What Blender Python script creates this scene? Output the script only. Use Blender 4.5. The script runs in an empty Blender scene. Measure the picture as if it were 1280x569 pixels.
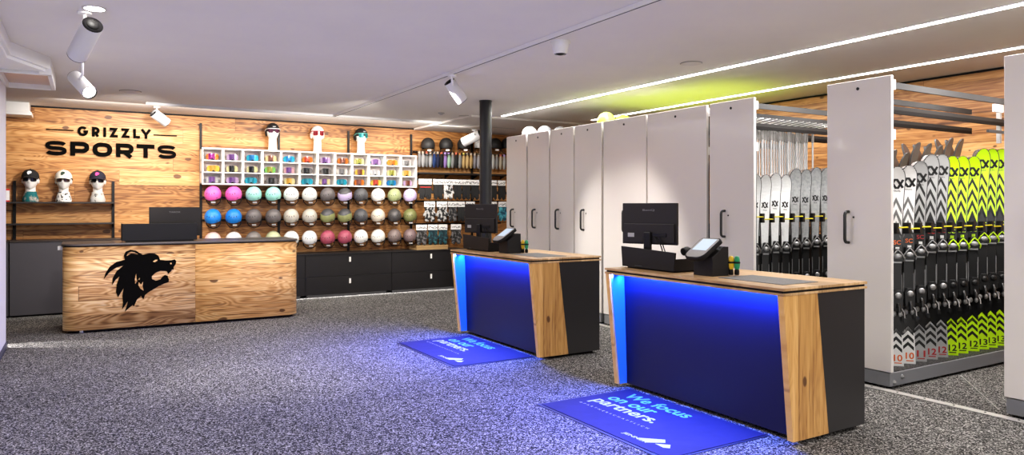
import bpy, math, random
from mathutils import Vector, Matrix
random.seed(7)
PI = math.pi
sc = bpy.context.scene
COL = sc.collection
# ------------------------------------------------------------------ camera
H = 1.45
FPX = 893.0
YAW = math.radians(30.9)
FX, FY = math.sin(YAW), math.cos(YAW)
RX, RY = FY, -FX
HOR = 258.0
cd = bpy.data.cameras.new('camera'); cam = bpy.data.objects.new('camera', cd); COL.objects.link(cam)
cam.location = (0, 0, H); cam.rotation_euler = (PI/2, 0, -YAW)
cd.sensor_width = 36; cd.lens = FPX/1280*36
cd.shift_y = -(284.5-HOR)/1280
cd.clip_start = .05
sc.camera = cam

def P(px, py, X=None, Y=None, Z=None):
    "a measured pixel of the photo -> the place in the room on a known plane"
    u = (px-640)/FPX; v = (HOR-py)/FPX
    dx, dy, dz = FX+RX*u, FY+RY*u, v
    t = X/dx if X is not None else Y/dy if Y is not None else (Z-H)/dz
    return Vector((dx*t, dy*t, H+dz*t))

# ------------------------------------------------------------------ materials
MATS = {}
def mat(name, col, rough=.5, metal=0, emit=0, ecol=None, spec=.5, coat=0):
    if name in MATS: return MATS[name]
    m = bpy.data.materials.new(name); m.use_nodes = True
    b = m.node_tree.nodes['Principled BSDF']
    b.inputs['Base Color'].default_value = (*col, 1)
    b.inputs['Roughness'].default_value = rough
    b.inputs['Metallic'].default_value = metal
    b.inputs['Specular IOR Level'].default_value = spec
    if coat: b.inputs['Coat Weight'].default_value = coat; b.inputs['Coat Roughness'].default_value = .08
    if emit:
        b.inputs['Emission Color'].default_value = (*(ecol or col), 1)
        b.inputs['Emission Strength'].default_value = emit
    MATS[name] = m
    return m

class NT:
    def __init__(s, m): s.t = m.node_tree; s.n = s.t.nodes
    def link(s, a, b): s.t.links.new(a, b)
    def val(s, sock, v):
        if hasattr(v, 'is_output'): s.link(v, sock)
        else: sock.default_value = v
    def math(s, op, a, b=0.0, c=None):
        n = s.n.new('ShaderNodeMath'); n.operation = op
        s.val(n.inputs[0], a); s.val(n.inputs[1], b)
        if c is not None: s.val(n.inputs[2], c)
        return n.outputs[0]
    def vec(s, x, y, z=0.0):
        n = s.n.new('ShaderNodeCombineXYZ')
        for i, v in enumerate((x, y, z)): s.val(n.inputs[i], v)
        return n.outputs[0]
    def noise(s, v, scale=1, detail=4, rough=.5, dist=0):
        n = s.n.new('ShaderNodeTexNoise'); s.link(v, n.inputs['Vector'])
        n.inputs['Scale'].default_value = scale; n.inputs['Detail'].default_value = detail
        n.inputs['Roughness'].default_value = rough; n.inputs['Distortion'].default_value = dist
        return n.outputs['Fac']
    def white(s, v):
        n = s.n.new('ShaderNodeTexWhiteNoise'); n.noise_dimensions = '3D'; s.link(v, n.inputs['Vector'])
        return n.outputs['Value']
    def ramp(s, f, stops, interp='LINEAR'):
        n = s.n.new('ShaderNodeValToRGB'); cr = n.color_ramp; cr.interpolation = interp
        while len(cr.elements) < len(stops): cr.elements.new(.5)
        for e, (p, c) in zip(cr.elements, stops):
            e.position = p; e.color = (*c, 1) if len(c) == 3 else c
        s.link(f, n.inputs[0]); return n.outputs[0]
    def mix(s, f, a, b, mode='MIX'):
        n = s.n.new('ShaderNodeMix'); n.data_type = 'RGBA'; n.blend_type = mode
        s.val(n.inputs[0], f)
        for i, v in ((6, a), (7, b)):
            if hasattr(v, 'is_output'): s.link(v, n.inputs[i])
            else: n.inputs[i].default_value = (*v, 1)
        return n.outputs[2]
    def sm(s, x, a, b):
        n = s.n.new('ShaderNodeMapRange'); n.interpolation_type = 'SMOOTHSTEP'
        s.val(n.inputs[0], x); n.inputs[1].default_value = a; n.inputs[2].default_value = b
        return n.outputs[0]

def wood(name, ua, va, ph=.2, plen=2.3, cols=None, knots=1.0, seed=0.0, rough=.45, seam=.45, tone=.5, gv=1.0, ringw=.10, crack=0.0):
    m = mat(name, (.6, .4, .2), rough); t = NT(m)
    tc = t.n.new('ShaderNodeTexCoord'); sp = t.n.new('ShaderNodeSeparateXYZ')
    t.link(tc.outputs['Object'], sp.inputs[0])
    ax = dict(x=sp.outputs[0], y=sp.outputs[1], z=sp.outputs[2])
    u = t.math('ADD', ax[ua], seed*3.1+20); v = t.math('ADD', ax[va], seed*1.7+10)
    row = t.math('FLOOR', t.math('DIVIDE', v, ph))
    r0 = t.white(t.vec(row, seed+.5, 3.3))
    u2 = t.math('ADD', u, t.math('MULTIPLY', r0, 7.3))
    colm = t.math('FLOOR', t.math('DIVIDE', u2, plen))
    r = t.white(t.vec(row, colm, seed+9.1))
    off = t.math('MULTIPLY', r, 40)
    gvec = t.vec(t.math('ADD', t.math('MULTIPLY', u2, 1.1), off), t.math('MULTIPLY', v, 26*gv), off)
    n1 = t.noise(gvec, 1, 5, .6, .6)
    lvec = t.vec(t.math('ADD', t.math('MULTIPLY', u2, .9), off), t.math('MULTIPLY', v, 5.5*gv), off)
    n2 = t.noise(lvec, 1, 2, .45, .5)
    rings = t.math('MULTIPLY_ADD', t.math('SINE', t.math('MULTIPLY', n2, 110.0)), .5, .5)
    f = t.math('ADD', t.math('MULTIPLY', n1, .95-.5*ringw), t.math('MULTIPLY', rings, ringw))
    f = t.math('ADD', f, .04)
    f = t.math('ADD', f, t.math('MULTIPLY', t.math('SUBTRACT', r, .5), .22))
    cols = cols or [(.20, (.10, .035, .010)), (.36, (.36, .155, .042)), (.5, (.56, .28, .085)), (.72, (.76, .46, .175)), (.9, (.84, .60, .29))]
    c = t.ramp(f, cols)
    # knots
    vo = t.n.new('ShaderNodeTexVoronoi'); vo.feature = 'F1'
    wob = t.math('MULTIPLY', t.math('SUBTRACT', n2, .5), .5)
    t.link(t.vec(t.math('ADD', t.math('MULTIPLY', u2, 3.7), wob), t.math('MULTIPLY', v, 6.2), off), vo.inputs['Vector'])
    vo.inputs['Scale'].default_value = 1
    rnd = t.n.new('ShaderNodeSeparateColor'); t.link(vo.outputs['Color'], rnd.inputs[0])
    thr = t.math('MULTIPLY', rnd.outputs[0], .165*knots)
    k = t.math('SUBTRACT', 1.0, t.sm(t.math('SUBTRACT', vo.outputs['Distance'], thr), -.01, .05))
    k = t.math('MULTIPLY', k, t.math('GREATER_THAN', rnd.outputs[1], .35))
    c = t.mix(t.math('MULTIPLY', k, .85 if knots else 0), c, (.085, .028, .010))
    # cracks
    cr = t.noise(t.vec(t.math('MULTIPLY', u2, 1.6), t.math('MULTIPLY', v, 60), off), 1, 2, .5, 0)
    c = t.mix(t.math('MULTIPLY', t.sm(cr, .655-crack, .71-crack), .8*min(1, knots)), c, (.11, .04, .015))
    br = t.math('MULTIPLY_ADD', r, tone, 1-tone*.55)
    c = t.mix(1.0, c, t.vec(br, br, br), 'MULTIPLY')
    if seam:
        fr = t.math('FRACT', t.math('DIVIDE', v, ph))
        e = t.math('LESS_THAN', t.math('MINIMUM', fr, t.math('SUBTRACT', 1.0, fr)), .012)
        fu = t.math('FRACT', t.math('DIVIDE', u2, plen))
        e2 = t.math('LESS_THAN', fu, .0022)
        c = t.mix(t.math('MULTIPLY', t.math('MAXIMUM', e, e2), seam), c, (.07, .03, .01))
    b = t.n['Principled BSDF']; t.link(c, b.inputs['Base Color'])
    bp = t.n.new('ShaderNodeBump'); bp.inputs['Strength'].default_value = .12; bp.inputs['Distance'].default_value = .01
    t.link(n1, bp.inputs['Height']); t.link(bp.outputs[0], b.inputs['Normal'])
    return m

def carpet():
    m = mat('carpet', (.1, .1, .1), .95, spec=.1); t = NT(m)
    tc = t.n.new('ShaderNodeTexCoord'); o = tc.outputs['Object']
    vo = t.n.new('ShaderNodeTexVoronoi'); vo.inputs['Scale'].default_value = 135; t.link(o, vo.inputs['Vector'])
    sc_ = t.n.new('ShaderNodeSeparateColor'); t.link(vo.outputs['Color'], sc_.inputs[0])
    n = t.math('ADD', t.math('MULTIPLY', sc_.outputs[0], .75), t.math('MULTIPLY', t.noise(o, 30, 2, .6), .25))
    n2 = t.noise(o, 1.3, 3, .5)
    c = t.ramp(n, [(.10, (.010, .010, .010)), (.38, (.050, .048, .047)), (.62, (.16, .154, .148)), (.88, (.56, .54, .515))])
    br = t.math('MULTIPLY_ADD', n2, .5, .75)
    c = t.mix(1.0, c, t.vec(br, br, br), 'MULTIPLY')
    b = t.n['Principled BSDF']; t.link(c, b.inputs['Base Color'])
    bp = t.n.new('ShaderNodeBump'); bp.inputs['Strength'].default_value = .5; bp.inputs['Distance'].default_value = .01
    t.link(n, bp.inputs['Height']); t.link(bp.outputs[0], b.inputs['Normal'])
    return m

def mottled(name, c1, c2, scale, rough=.6, lo=.42, hi=.58, detail=3, metal=0):
    m = mat(name, c1, rough, metal); t = NT(m)
    tc = t.n.new('ShaderNodeTexCoord')
    c = t.ramp(t.noise(tc.outputs['Object'], scale, detail, .6), [(lo, c1), (hi, c2)])
    t.link(c, t.n['Principled BSDF'].inputs['Base Color']); return m

def lensmat(name, cc, ce):
    "mirrored goggle lens: tint runs from the centre to the sides"
    m = mat(name, cc, .12, .35, coat=.6); t = NT(m)
    tc = t.n.new('ShaderNodeTexCoord'); sp = t.n.new('ShaderNodeSeparateXYZ'); t.link(tc.outputs['Object'], sp.inputs[0])
    a = t.math('ABSOLUTE', t.math('ADD', sp.outputs[0], .008))
    c = t.ramp(t.sm(a, .03, .06), [(0, cc), (1, ce)])
    t.link(c, t.n['Principled BSDF'].inputs['Base Color']); return m

PINE = [(.26, (.10, .034, .011)), (.42, (.34, .140, .042)), (.56, (.52, .255, .086)), (.74, (.66, .37, .150)), (.92, (.76, .50, .25))]
WB = wood('old_pine_wall', 'x', 'z', .21, 2.6, PINE, ringw=.17, knots=1.15, tone=.3)
WR = wood('old_pine_side_wall', 'y', 'z', .21, 2.6, PINE, seed=4, ringw=.08, tone=.3)
WD1 = wood('old_pine_counter_left', 'x', 'z', .17, 4.5, seed=2, tone=.4, knots=1.1, ringw=.28, crack=.03, cols=[(.20, (.13, .05, .016)), (.36, (.34, .165, .06)), (.5, (.56, .31, .12)), (.72, (.74, .48, .23)), (.9, (.84, .63, .36))])
WD2 = wood('old_pine_counter_right', 'x', 'z', .17, 4.5, seed=6, tone=.4, knots=1.1, ringw=.28, crack=.03, cols=[(.20, (.12, .045, .015)), (.36, (.30, .135, .045)), (.5, (.50, .25, .085)), (.72, (.66, .38, .155)), (.9, (.76, .52, .26))])
oakc = [(.2, (.17, .075, .02)), (.38, (.40, .20, .058)), (.55, (.55, .31, .10)), (.8, (.66, .41, .16))]
OAKV = wood('oak_slab', 'z', 'x', .14, 60, oakc, knots=.7, seed=1, seam=.25, tone=.2)
OAKT = wood('oak_counter_top', 'y', 'x', .13, 3, [(.2, (.22, .12, .05)), (.4, (.42, .25, .11)), (.6, (.56, .37, .19)), (.85, (.66, .46, .26))], knots=.2, seed=3, seam=.2, tone=.25)
OAKB = wood('light_wood', 'x', 'z', .3, 3, [(.2, (.4, .24, .1)), (.6, (.62, .42, .2)), (.9, (.72, .52, .28))], knots=0, seam=0)
CARPET = carpet()
CEIL = mottled('ceiling_plaster', (.74, .705, .675), (.77, .735, .70), 1.5, .9, .3, .7)
WALLP = mottled('wall_plaster', (.62, .61, .62), (.66, .65, .66), 2.0, .85, .3, .7)
WHITE = mat('white_paint', (.82, .81, .80), .45)
WHITEL = mat('white_lacquer', (.87, .85, .82), .4)
PANEL = mat('gloss_white_panel', (.79, .75, .715), .27, coat=.25)
PEDGE = mat('panel_edge', (.85, .84, .83), .35)
ANTH = mat('anthracite_front', (.022, .020, .021), .42, spec=.4)
ANTHL = mat('grey_front', (.085, .080, .092), .4)
BLK = mat('black_satin', (.008, .007, .008), .4, spec=.35)
BLKM = mat('black_matt', (.009, .008, .008), .6, spec=.3)
RUB = mat('black_rubber', (.02, .02, .02), .8)
SIGN = mat('black_lettering', (.004, .0035, .003), .8, spec=.08)
BLUEP = mat('dark_blue_panel', (.010, .009, .042), .4, spec=.3)
BLED = mat('blue_light_strip', (.05, .2, 1), .4, emit=6, ecol=(.03, .22, 1))
LED = mat('white_light_strip', (1, 1, 1), .4, emit=16, ecol=(1, .98, .95))
LAMP = mat('glowing_lamp', (1, 1, 1), .4, emit=40, ecol=(1, .97, .92))
GREYM = mat('grey_steel', (.085, .084, .085), .55, 0, spec=.3)
GREYB = mat('grey_base', (.23, .235, .25), .5)
STEEL = mat('bright_steel', (.62, .62, .62), .28, .9)
ALU = mat('floor_rail_metal', (.62, .60, .57), .4, .2)
MONB = mat('monitor_back', (.022, .018, .016), .45, spec=.35)
TRAY = mat('tray_black', (.011, .010, .011), .5, spec=.35)
TXG = mat('grey_print', (.16, .15, .15), .5)
MATB = mottled('mat_blue_rubber', (.016, .013, .075), (.020, .016, .088), 4, .8)
MATE = mat('mat_edge', (.03, .03, .07), .5)
MTX = mat('mat_lettering_cyan', (.16, .50, .50), .7)
MTW = mat('mat_lettering_white', (.50, .52, .55), .7)
MTS = mat('mat_small_letters', (.45, .45, .75), .5)
CMAT = mottled('counter_mat_grey', (.16, .155, .15), (.21, .20, .195), 120, .7)
SCREEN = mat('terminal_screen', (.5, .6, .7), .2, emit=.35, ecol=(.65, .75, .85))
PADG = mat('terminal_grey', (.34, .33, .32), .4)
MANN = mat('mannequin_white', (.86, .82, .77), .45)
COLM = mat('column_black', (.017, .017, .018), .38)

# ------------------------------------------------------------------ mesh builder
TXT = {}
def text_mesh(s, bold=0.0):
    k = (s, bold)
    if k not in TXT:
        c = bpy.data.curves.new('t', 'FONT'); c.body = s; c.size = 1; c.offset = bold; c.resolution_u = 3
        o = bpy.data.objects.new('t', c)
        me = bpy.data.meshes.new_from_object(o)
        vs = [v.co.copy() for v in me.vertices]; fs = [tuple(p.vertices) for p in me.polygons]
        x0 = min(v.x for v in vs); x1 = max(v.x for v in vs); y0 = min(v.y for v in vs); y1 = max(v.y for v in vs)
        bpy.data.objects.remove(o); bpy.data.curves.remove(c); bpy.data.meshes.remove(me)
        TXT[k] = (vs, fs, x0, x1, y0, y1)
    return TXT[k]

class MB:
    def __init__(s): s.v = []; s.f = []; s.m = []; s.sm = []; s.mats = []
    def mi(s, m):
        if m not in s.mats: s.mats.append(m)
        return s.mats.index(m)
    def add(s, vs, fs, m, smooth=False):
        o = len(s.v); i = s.mi(m)
        s.v += [Vector(v) for v in vs]
        for f in fs: s.f.append([a+o for a in f]); s.m.append(i); s.sm.append(smooth)
        return s
    def box(s, x0, x1, y0, y1, z0, z1, m):
        return s.add([(x0,y0,z0),(x1,y0,z0),(x1,y1,z0),(x0,y1,z0),(x0,y0,z1),(x1,y0,z1),(x1,y1,z1),(x0,y1,z1)],
                     [(0,3,2,1),(4,5,6,7),(0,1,5,4),(1,2,6,5),(2,3,7,6),(3,0,4,7)], m)
    def prism(s, pts, plane, d0, d1, m, smooth=False):
        "outline in plane xy/xz/yz, extruded along the third axis"
        def q(p, d): return {'xy': (p[0],p[1],d), 'xz': (p[0],d,p[1]), 'yz': (d,p[0],p[1])}[plane]
        n = len(pts)
        a = sum(pts[i][0]*pts[(i+1)%n][1]-pts[(i+1)%n][0]*pts[i][1] for i in range(n))
        if a < 0: pts = pts[::-1]
        flip = (plane == 'xz')
        if d1 < d0: d0, d1 = d1, d0
        vs = [q(p, d0) for p in pts]+[q(p, d1) for p in pts]
        fs = [tuple(range(n))[::-1], tuple(range(n, 2*n))]+[(i, (i+1)%n, n+(i+1)%n, n+i) for i in range(n)]
        if flip: fs = [f[::-1] for f in fs]
        o = len(s.f); s.add(vs, fs, m)
        if smooth:
            for i in range(o+2, len(s.f)): s.sm[i] = True
        return s
    def tube(s, pts, r, m, n=8, closed=False, radii=None):
        pts = [Vector(p) for p in pts]; N = len(pts); rings = []; up = None
        for i in range(N):
            if closed: d = pts[(i+1)%N]-pts[i-1]
            else: d = pts[min(i+1, N-1)]-pts[max(i-1, 0)]
            if d.length < 1e-9: d = Vector((0,0,1))
            d.normalize()
            if up is None: up = Vector((0,0,1)) if abs(d.z) < .9 else Vector((1,0,0))
            a = d.cross(up)
            if a.length < 1e-4: a = d.orthogonal()
            a.normalize(); b = a.cross(d); up = b
            rr = radii[i] if radii else r
            rings.append([pts[i]+(a*math.cos(2*PI*k/n)+b*math.sin(2*PI*k/n))*rr for k in range(n)])
        vs = [v for g in rings for v in g]; fs = []
        for i in range(N if closed else N-1):
            j = (i+1)%N
            for k in range(n): fs.append((i*n+k, i*n+(k+1)%n, j*n+(k+1)%n, j*n+k))
        s.add(vs, fs, m, True)
        if not closed:
            s.add(rings[0], [tuple(range(n))[::-1]], m); s.add(rings[-1], [tuple(range(n))], m)
        return s
    def lathe(s, prof, m, n=20, c=(0,0,0), M=None, cap=True, smooth=True, sy=1.0):
        vs = []
        for r, z in prof:
            for k in range(n):
                a = 2*PI*k/n; vs.append(Vector((r*math.cos(a), r*sy*math.sin(a), z)))
        fs = [(i*n+k, i*n+(k+1)%n, (i+1)*n+(k+1)%n, (i+1)*n+k) for i in range(len(prof)-1) for k in range(n)]
        T = Matrix.Translation(c) @ (M.to_4x4() if M else Matrix.Identity(4))
        vs = [T @ v for v in vs]
        s.add(vs, fs, m, smooth)
        if cap:
            if prof[0][0] > 1e-4: s.add(vs[:n], [tuple(range(n))[::-1]], m)
            if prof[-1][0] > 1e-4: s.add(vs[-n:], [tuple(range(n))], m)
        return s
    def ell(s, c, r, m, nu=20, nv=12, fn=None, v0=0.0, v1=1.0):
        c = Vector(c); vs = []; fs = []
        for j in range(nv+1):
            ph = PI*(v0+(v1-v0)*j/nv)
            for i in range(nu):
                th = 2*PI*i/nu
                p = Vector((math.sin(ph)*math.cos(th), math.sin(ph)*math.sin(th), math.cos(ph)))
                q = fn(p) if fn else p
                vs.append(c+Vector((q.x*r[0], q.y*r[1], q.z*r[2])))
        for j in range(nv):
            for i in range(nu): fs.append((j*nu+i, (j+1)*nu+i, (j+1)*nu+(i+1)%nu, j*nu+(i+1)%nu))
        return s.add(vs, fs, m, True)
    def ribbon(s, pts, w, org, xd, yd, m, closed=False):
        "thick stroke along a flat polyline (letters, emblems)"
        org, xd, yd = Vector(org), Vector(xd), Vector(yd)
        P2 = []
        for p in pts:
            v = Vector((p[0], p[1]))
            if not P2 or (v-P2[-1]).length > 1e-5: P2.append(v)
        N = len(P2); L = []; R = []
        for i in range(N):
            a = P2[i]-P2[i-1] if (closed or i > 0) else P2[1]-P2[0]
            b = P2[(i+1)%N]-P2[i] if (closed or i < N-1) else a
            a = a.normalized(); b = b.normalized()
            na = Vector((-a.y, a.x)); nb = Vector((-b.y, b.x)); n = na+nb
            if n.length < 1e-4: n = na
            n.normalize(); d = max(.35, n.dot(na))
            L.append(P2[i]+n*(w/2/d)); R.append(P2[i]-n*(w/2/d))
        vs = [org+xd*p.x+yd*p.y for p in L+R]
        fs = [(N+i, N+(i+1)%N, (i+1)%N, i) for i in range(N if closed else N-1)]
        return s.add(vs, fs, m)
    def poly(s, pts, m): return s.add(pts, [tuple(range(len(pts)))], m)
    def text(s, t, org, xd, yd, w, h, m, bold=0.0, shear=0.0):
        "text fitted into w x h, its lower left corner at org"
        vs, fs, x0, x1, y0, y1 = text_mesh(t, bold); org, xd, yd = Vector(org), Vector(xd), Vector(yd)
        sx = w/(x1-x0); sy = h/(y1-y0) if h else sx
        return s.add([org+xd*((v.x-x0)*sx+shear*(v.y-y0)*sy)+yd*((v.y-y0)*sy) for v in vs], fs, m)
    def xf(s, M, start=0):
        for i in range(start, len(s.v)): s.v[i] = M @ s.v[i]
        return s
    def build(s, name, parent=None, bevel=0, origin=None, seg=2):
        me = bpy.data.meshes.new(name)
        o = bpy.data.objects.new(name, me); COL.objects.link(o)
        if parent is not None and origin is None:
            org = Vector((0,0,0)); o.location = -root_loc(parent)
        else:
            if origin is None:
                xs = [v.x for v in s.v]; ys = [v.y for v in s.v]; zs = [v.z for v in s.v]
                org = Vector(((min(xs)+max(xs))/2, (min(ys)+max(ys))/2, min(zs)))
            else: org = Vector(origin)
            o.location = org if parent is None else (0,0,0)
        me.from_pydata([v-org for v in s.v], [], s.f)
        for m in s.mats: me.materials.append(m)
        me.polygons.foreach_set('material_index', s.m); me.polygons.foreach_set('use_smooth', s.sm)
        me.validate(); me.update()
        if parent is not None: o.parent = parent
        if bevel:
            b = o.modifiers.new('bevel', 'BEVEL'); b.width = bevel; b.segments = seg; b.limit_method = 'ANGLE'; b.angle_limit = .7
        return o
def root_loc(p):
    "children are written in world coordinates; only the thing itself is placed"
    return Vector(p.location) if p.parent is None else Vector((0,0,0))

def tag(o, label, cat, group=None, kind=None):
    o['label'] = label; o['category'] = cat
    if group: o['group'] = group
    if kind: o['kind'] = kind
    return o
def thing(name, label, cat, loc=(0,0,0), rz=0, group=None):
    o = bpy.data.objects.new(name, None); COL.objects.link(o); o.location = loc; o.rotation_euler = (0,0,rz)
    o.empty_display_size = .1
    return tag(o, label, cat, group)
def struct(o): o['kind'] = 'structure'; return o
def kids(o): return [c for c in COL.objects if c.parent is o]
def dup(root, loc=None, rz=None, label=None, group=None, swap=None):
    "a copy of a thing with copies of its parts and sub-parts; swap replaces materials by name"
    def cp(o, parent):
        c = o.copy(); COL.objects.link(c); c.parent = parent
        if swap and o.type == 'MESH' and any(ms.material in swap for ms in o.material_slots):
            for ms in c.material_slots:
                if ms.material in swap:
                    new = swap[ms.material]; ms.link = 'OBJECT'; ms.material = new
        for k in list(o.children): cp(k, c)
        return c
    r = cp(root, None)
    if loc is not None: r.location = loc
    if rz is not None: r.rotation_euler = (0,0,rz)
    if label: r['label'] = label
    if group: r['group'] = group
    return r
ORD = ['first','second','third','fourth','fifth','sixth','seventh','eighth','ninth','tenth','eleventh','twelfth','thirteenth','fourteenth',
       'fifteenth','sixteenth','seventeenth','eighteenth','nineteenth','twentieth','twenty-first','twenty-second','twenty-third','twenty-fourth','twenty-fifth']

# ------------------------------------------------------------------ the room
CZ = 2.83; WY = 11.75; RXW = 7.8; LX = -.69; LYE = 8.94
struct(MB().box(-4, RXW+.2, -3, WY+.2, -.12, 0, CARPET).build('floor', origin=(0,0,0)))
struct(MB().box(-4, RXW+.2, -3, WY+.2, CZ, CZ+.15, CEIL).build('ceiling', origin=(0,0,0)))
struct(MB().box(-4, RXW+.2, WY, WY+.2, 0, CZ-.02, WB).build('wall_back', origin=(0,0,0)))
struct(MB().box(RXW, RXW+.2, -3, WY, 0, CZ-.02, WR).build('wall_right', origin=(0,0,0)))
struct(MB().box(LX-.3, LX, -3, LYE, 0, CZ, WALLP).build('wall_left', origin=(0,0,0)))
struct(MB().box(-4.2, -4, -3, WY, 0, CZ, WALLP).build('wall_left_far', origin=(0,0,0)))
struct(MB().box(-4, RXW, WY+.02, WY+.2, CZ-.02, CZ, BLKM).box(-4, RXW, WY-.012, WY, CZ-.022, CZ-.003, BLKM).build('trim_1', origin=(0,0,0)))
struct(MB().box(RXW-.012, RXW, -3, WY, CZ-.022, CZ-.003, BLKM).build('trim_2', origin=(0,0,0)))
struct(MB().box(LX, LX+.012, -3, LYE, 0, .06, MATE).build('baseboard_left', origin=(0,0,0)))
# slightly lowered ceiling field behind the light strips
struct(MB().box(5.0, RXW, 9.55, WY-.02, CZ-.03, CZ, CEIL).build('trim_3', origin=(0,0,0)))

# boxed-in duct under the ceiling along the left wall: solid bulkhead, framed recess below
a0 = (LX, 5.2); a1 = (-.53, 5.2); a2 = (-.53, 7.29); a3 = (-.27, 7.88); a4 = (-.26, 8.93); a5 = (LX, 8.93)
bk = MB().prism([a0, a1, a2, a3, a4, a5], 'xy', 2.72, CZ, WHITE)
fr = [(a3[0], a3[1]), (a4[0], a4[1]), (LX, 8.93), (LX, 7.9)]
bk.box(-.36, -.262, 7.855, 7.905, 2.665, 2.725, WHITE)
bk.box(LX, -.26, 7.90, 7.935, 2.665, 2.72, WHITE).box(LX, -.26, 8.895, 8.93, 2.665, 2.72, WHITE)
bk.box(-.295, -.26, 7.90, 8.93, 2.665, 2.72, WHITE).box(LX, LX+.03, 7.9, 8.93, 2.665, 2.72, WHITE)
bk.box(LX+.03, -.295, 7.935, 8.895, 2.716, 2.722, mat('duct_panel', (.62, .45, .38), .35))  # pinkish tone of a reflected glow is put into the panel colour
bk.prism([(LX, 5.2), (-.555, 5.2), (-.555, 7.3), (-.30, 7.87), (LX, 7.87)], 'xy', 2.69, 2.72, WHITE)
struct(bk.build('trim_4', bevel=.004))
struct(MB().box(-3.9, -.63, 11.42, WY-.02, 2.70, CZ-.001, WHITE).box(-3.9, -.60, 11.38, WY-.02, 2.655, 2.70, WHITE).box(-3.9, -.615, 11.40, WY-.02, 2.685, 2.715, PEDGE).build('trim_5', bevel=.006))

# ------------------------------------------------------------------ sign on the back wall
def arc(cx, cy, rx, ry, a0, a1, n=14, e=1.0):
    out = []
    for i in range(n+1):
        a = math.radians(a0+(a1-a0)*i/n); c, s_ = math.cos(a), math.sin(a)
        out.append((cx+rx*math.copysign(abs(c)**e, c), cy+ry*math.copysign(abs(s_)**e, s_)))
    return out
def letter(ch, w, h, t):
    "stroke centre lines of a capital in a w x h box with stroke t"
    i = t/2; W, T = w-i, h-i; E = .8
    if ch == 'S':
        return [arc(w*.5, T-(T-h/2)/2, W-w*.5, (T-h/2)/2, 15, 180, 12, E)+arc(w*.5, T-(T-h/2)/2, W-w*.5, (T-h/2)/2, 180, 270, 6, E)+arc(w*.5, i+(h/2-i)/2, W-w*.5, (h/2-i)/2, 90, 0, 6, E)+arc(w*.5, i+(h/2-i)/2, W-w*.5, (h/2-i)/2, 0, -165, 12, E)]
    if ch in 'PR':
        m_ = h*.36 if ch == 'P' else h*.38
        r = (T-m_)/2
        bowl = [(i, T), (W-r*1.2, T)]+arc(W-r*1.2, m_+r, r*1.2, r, 90, -90, 12, .85)+[(i, m_)]
        o = [[(i, 0), (i, h)], bowl]
        if ch == 'R': o.append([(w*.48, m_), (W-t*.05, 0)])
        return o
    if ch == 'O': return [arc(w/2, h/2, W-w/2, T-h/2, 0, 360, 32, E)[:-1]+['c']]
    if ch == 'T': return [[(0, T), (w, T)], [(w/2, 0), (w/2, T)]]
    if ch == 'G': return [arc(w/2, h/2, W-w/2, T-h/2, 42, 360, 26)[:-1]+[(W, h*.47), (w*.55, h*.47)]]
    if ch == 'I': return [[(w/2, 0), (w/2, h)]]
    if ch == 'Z': return [[(0, T), (W-t*.25, T), (i+t*.25, i), (w, i)]]
    if ch == 'L': return [[(i, h), (i, i), (w, i)]]
    if ch == 'Y': return [[(t*.3, h), (w/2, h*.42), (w-t*.3, h)], [(w/2, 0), (w/2, h*.46)]]
def put_letter(mb, ch, x, z, w, h, t, y, m):
    for k, st in enumerate(letter(ch, w, h, t)):
        cl = st[-1] == 'c'
        mb.ribbon([p for p in st if p != 'c'], t, (x, y-.0002*k, z), (1,0,0), (0,0,1), m, cl)
SY = WY-.02
sign = thing('wall_sign', 'black shop lettering on the wood wall left of the goggle rack', 'sign', P(138, 198, Y=SY))
def zx(px): return P(px, 180, Y=SY).x
zt, zb = P(97, 157.6, Y=SY).z, P(97, 169.8, Y=SY).z
xs = [(333,428),(462,530),(566,585),(618,692),(722,796),(828,888),(898,985)]
for ch, (p0, p1) in zip('GRIZZLY', xs):
    mb = MB(); x0, x1 = zx(50+p0/7.11), zx(50+p1/7.11)
    put_letter(mb, ch, x0, zb, x1-x0, zt-zb, .036, SY, SIGN); mb.build('letter', sign)
zt, zb = P(57, 175.6, Y=SY).z, P(57, 193.6, Y=SY).z
for ch, (p0, p1) in zip('SPORTS', [(48,238),(270,438),(468,642),(675,832),(858,1018),(1045,1210)]):
    mb = MB(); x0, x1 = zx(50+p0/7.11), zx(50+p1/7.11)
    put_letter(mb, ch, x0, zb, x1-x0, zt-zb, .049 if ch == 'S' else .058, SY, SIGN); mb.build('letter', sign)
for (x0, y0), (x1, y1) in (((57.7, 161.3), (91.9, 163.4)), ((192, 168.4), (221.3, 170.1))):
    A, B = P(x0, y0, Y=SY), P(x1, y1, Y=SY); z = (A.z+B.z)/2
    MB().box(A.x, B.x, SY-.004, SY+.02, z-.007, z+.007, SIGN).build('line', sign)

# ------------------------------------------------------------------ reception desk
DY0, DY1, DX0, DX1, DXM = 9.48, 10.28, -.215, 2.42, 1.165
desk = thing('reception_desk', 'reception desk clad in rustic pine with a black bear head emblem', 'desk', (1.1, 9.9, 0))
def rr_corner(cx, cy, r, a0, a1, n=8):
    return [(cx+r*math.cos(math.radians(a0+(a1-a0)*i/n)), cy+r*math.sin(math.radians(a0+(a1-a0)*i/n))) for i in range(n+1)]
r = .17
left = [(DXM-.002, DY0)]+[(DXM-.002, DY1)]+[(DX0, DY1)]+rr_corner(DX0+r, DY0+r, r, 180, 270)
right = [(DXM+.002, DY1), (DXM+.002, DY0)]+rr_corner(DX1-r, DY0+r, r, 270, 360)+[(DX1, DY1)]
MB().prism(left, 'xy', .035, .985, WD1, True).build('wood_front', desk, origin=None)
MB().prism(right, 'xy', .035, .985, WD2, True).build('wood_front', desk)
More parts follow.
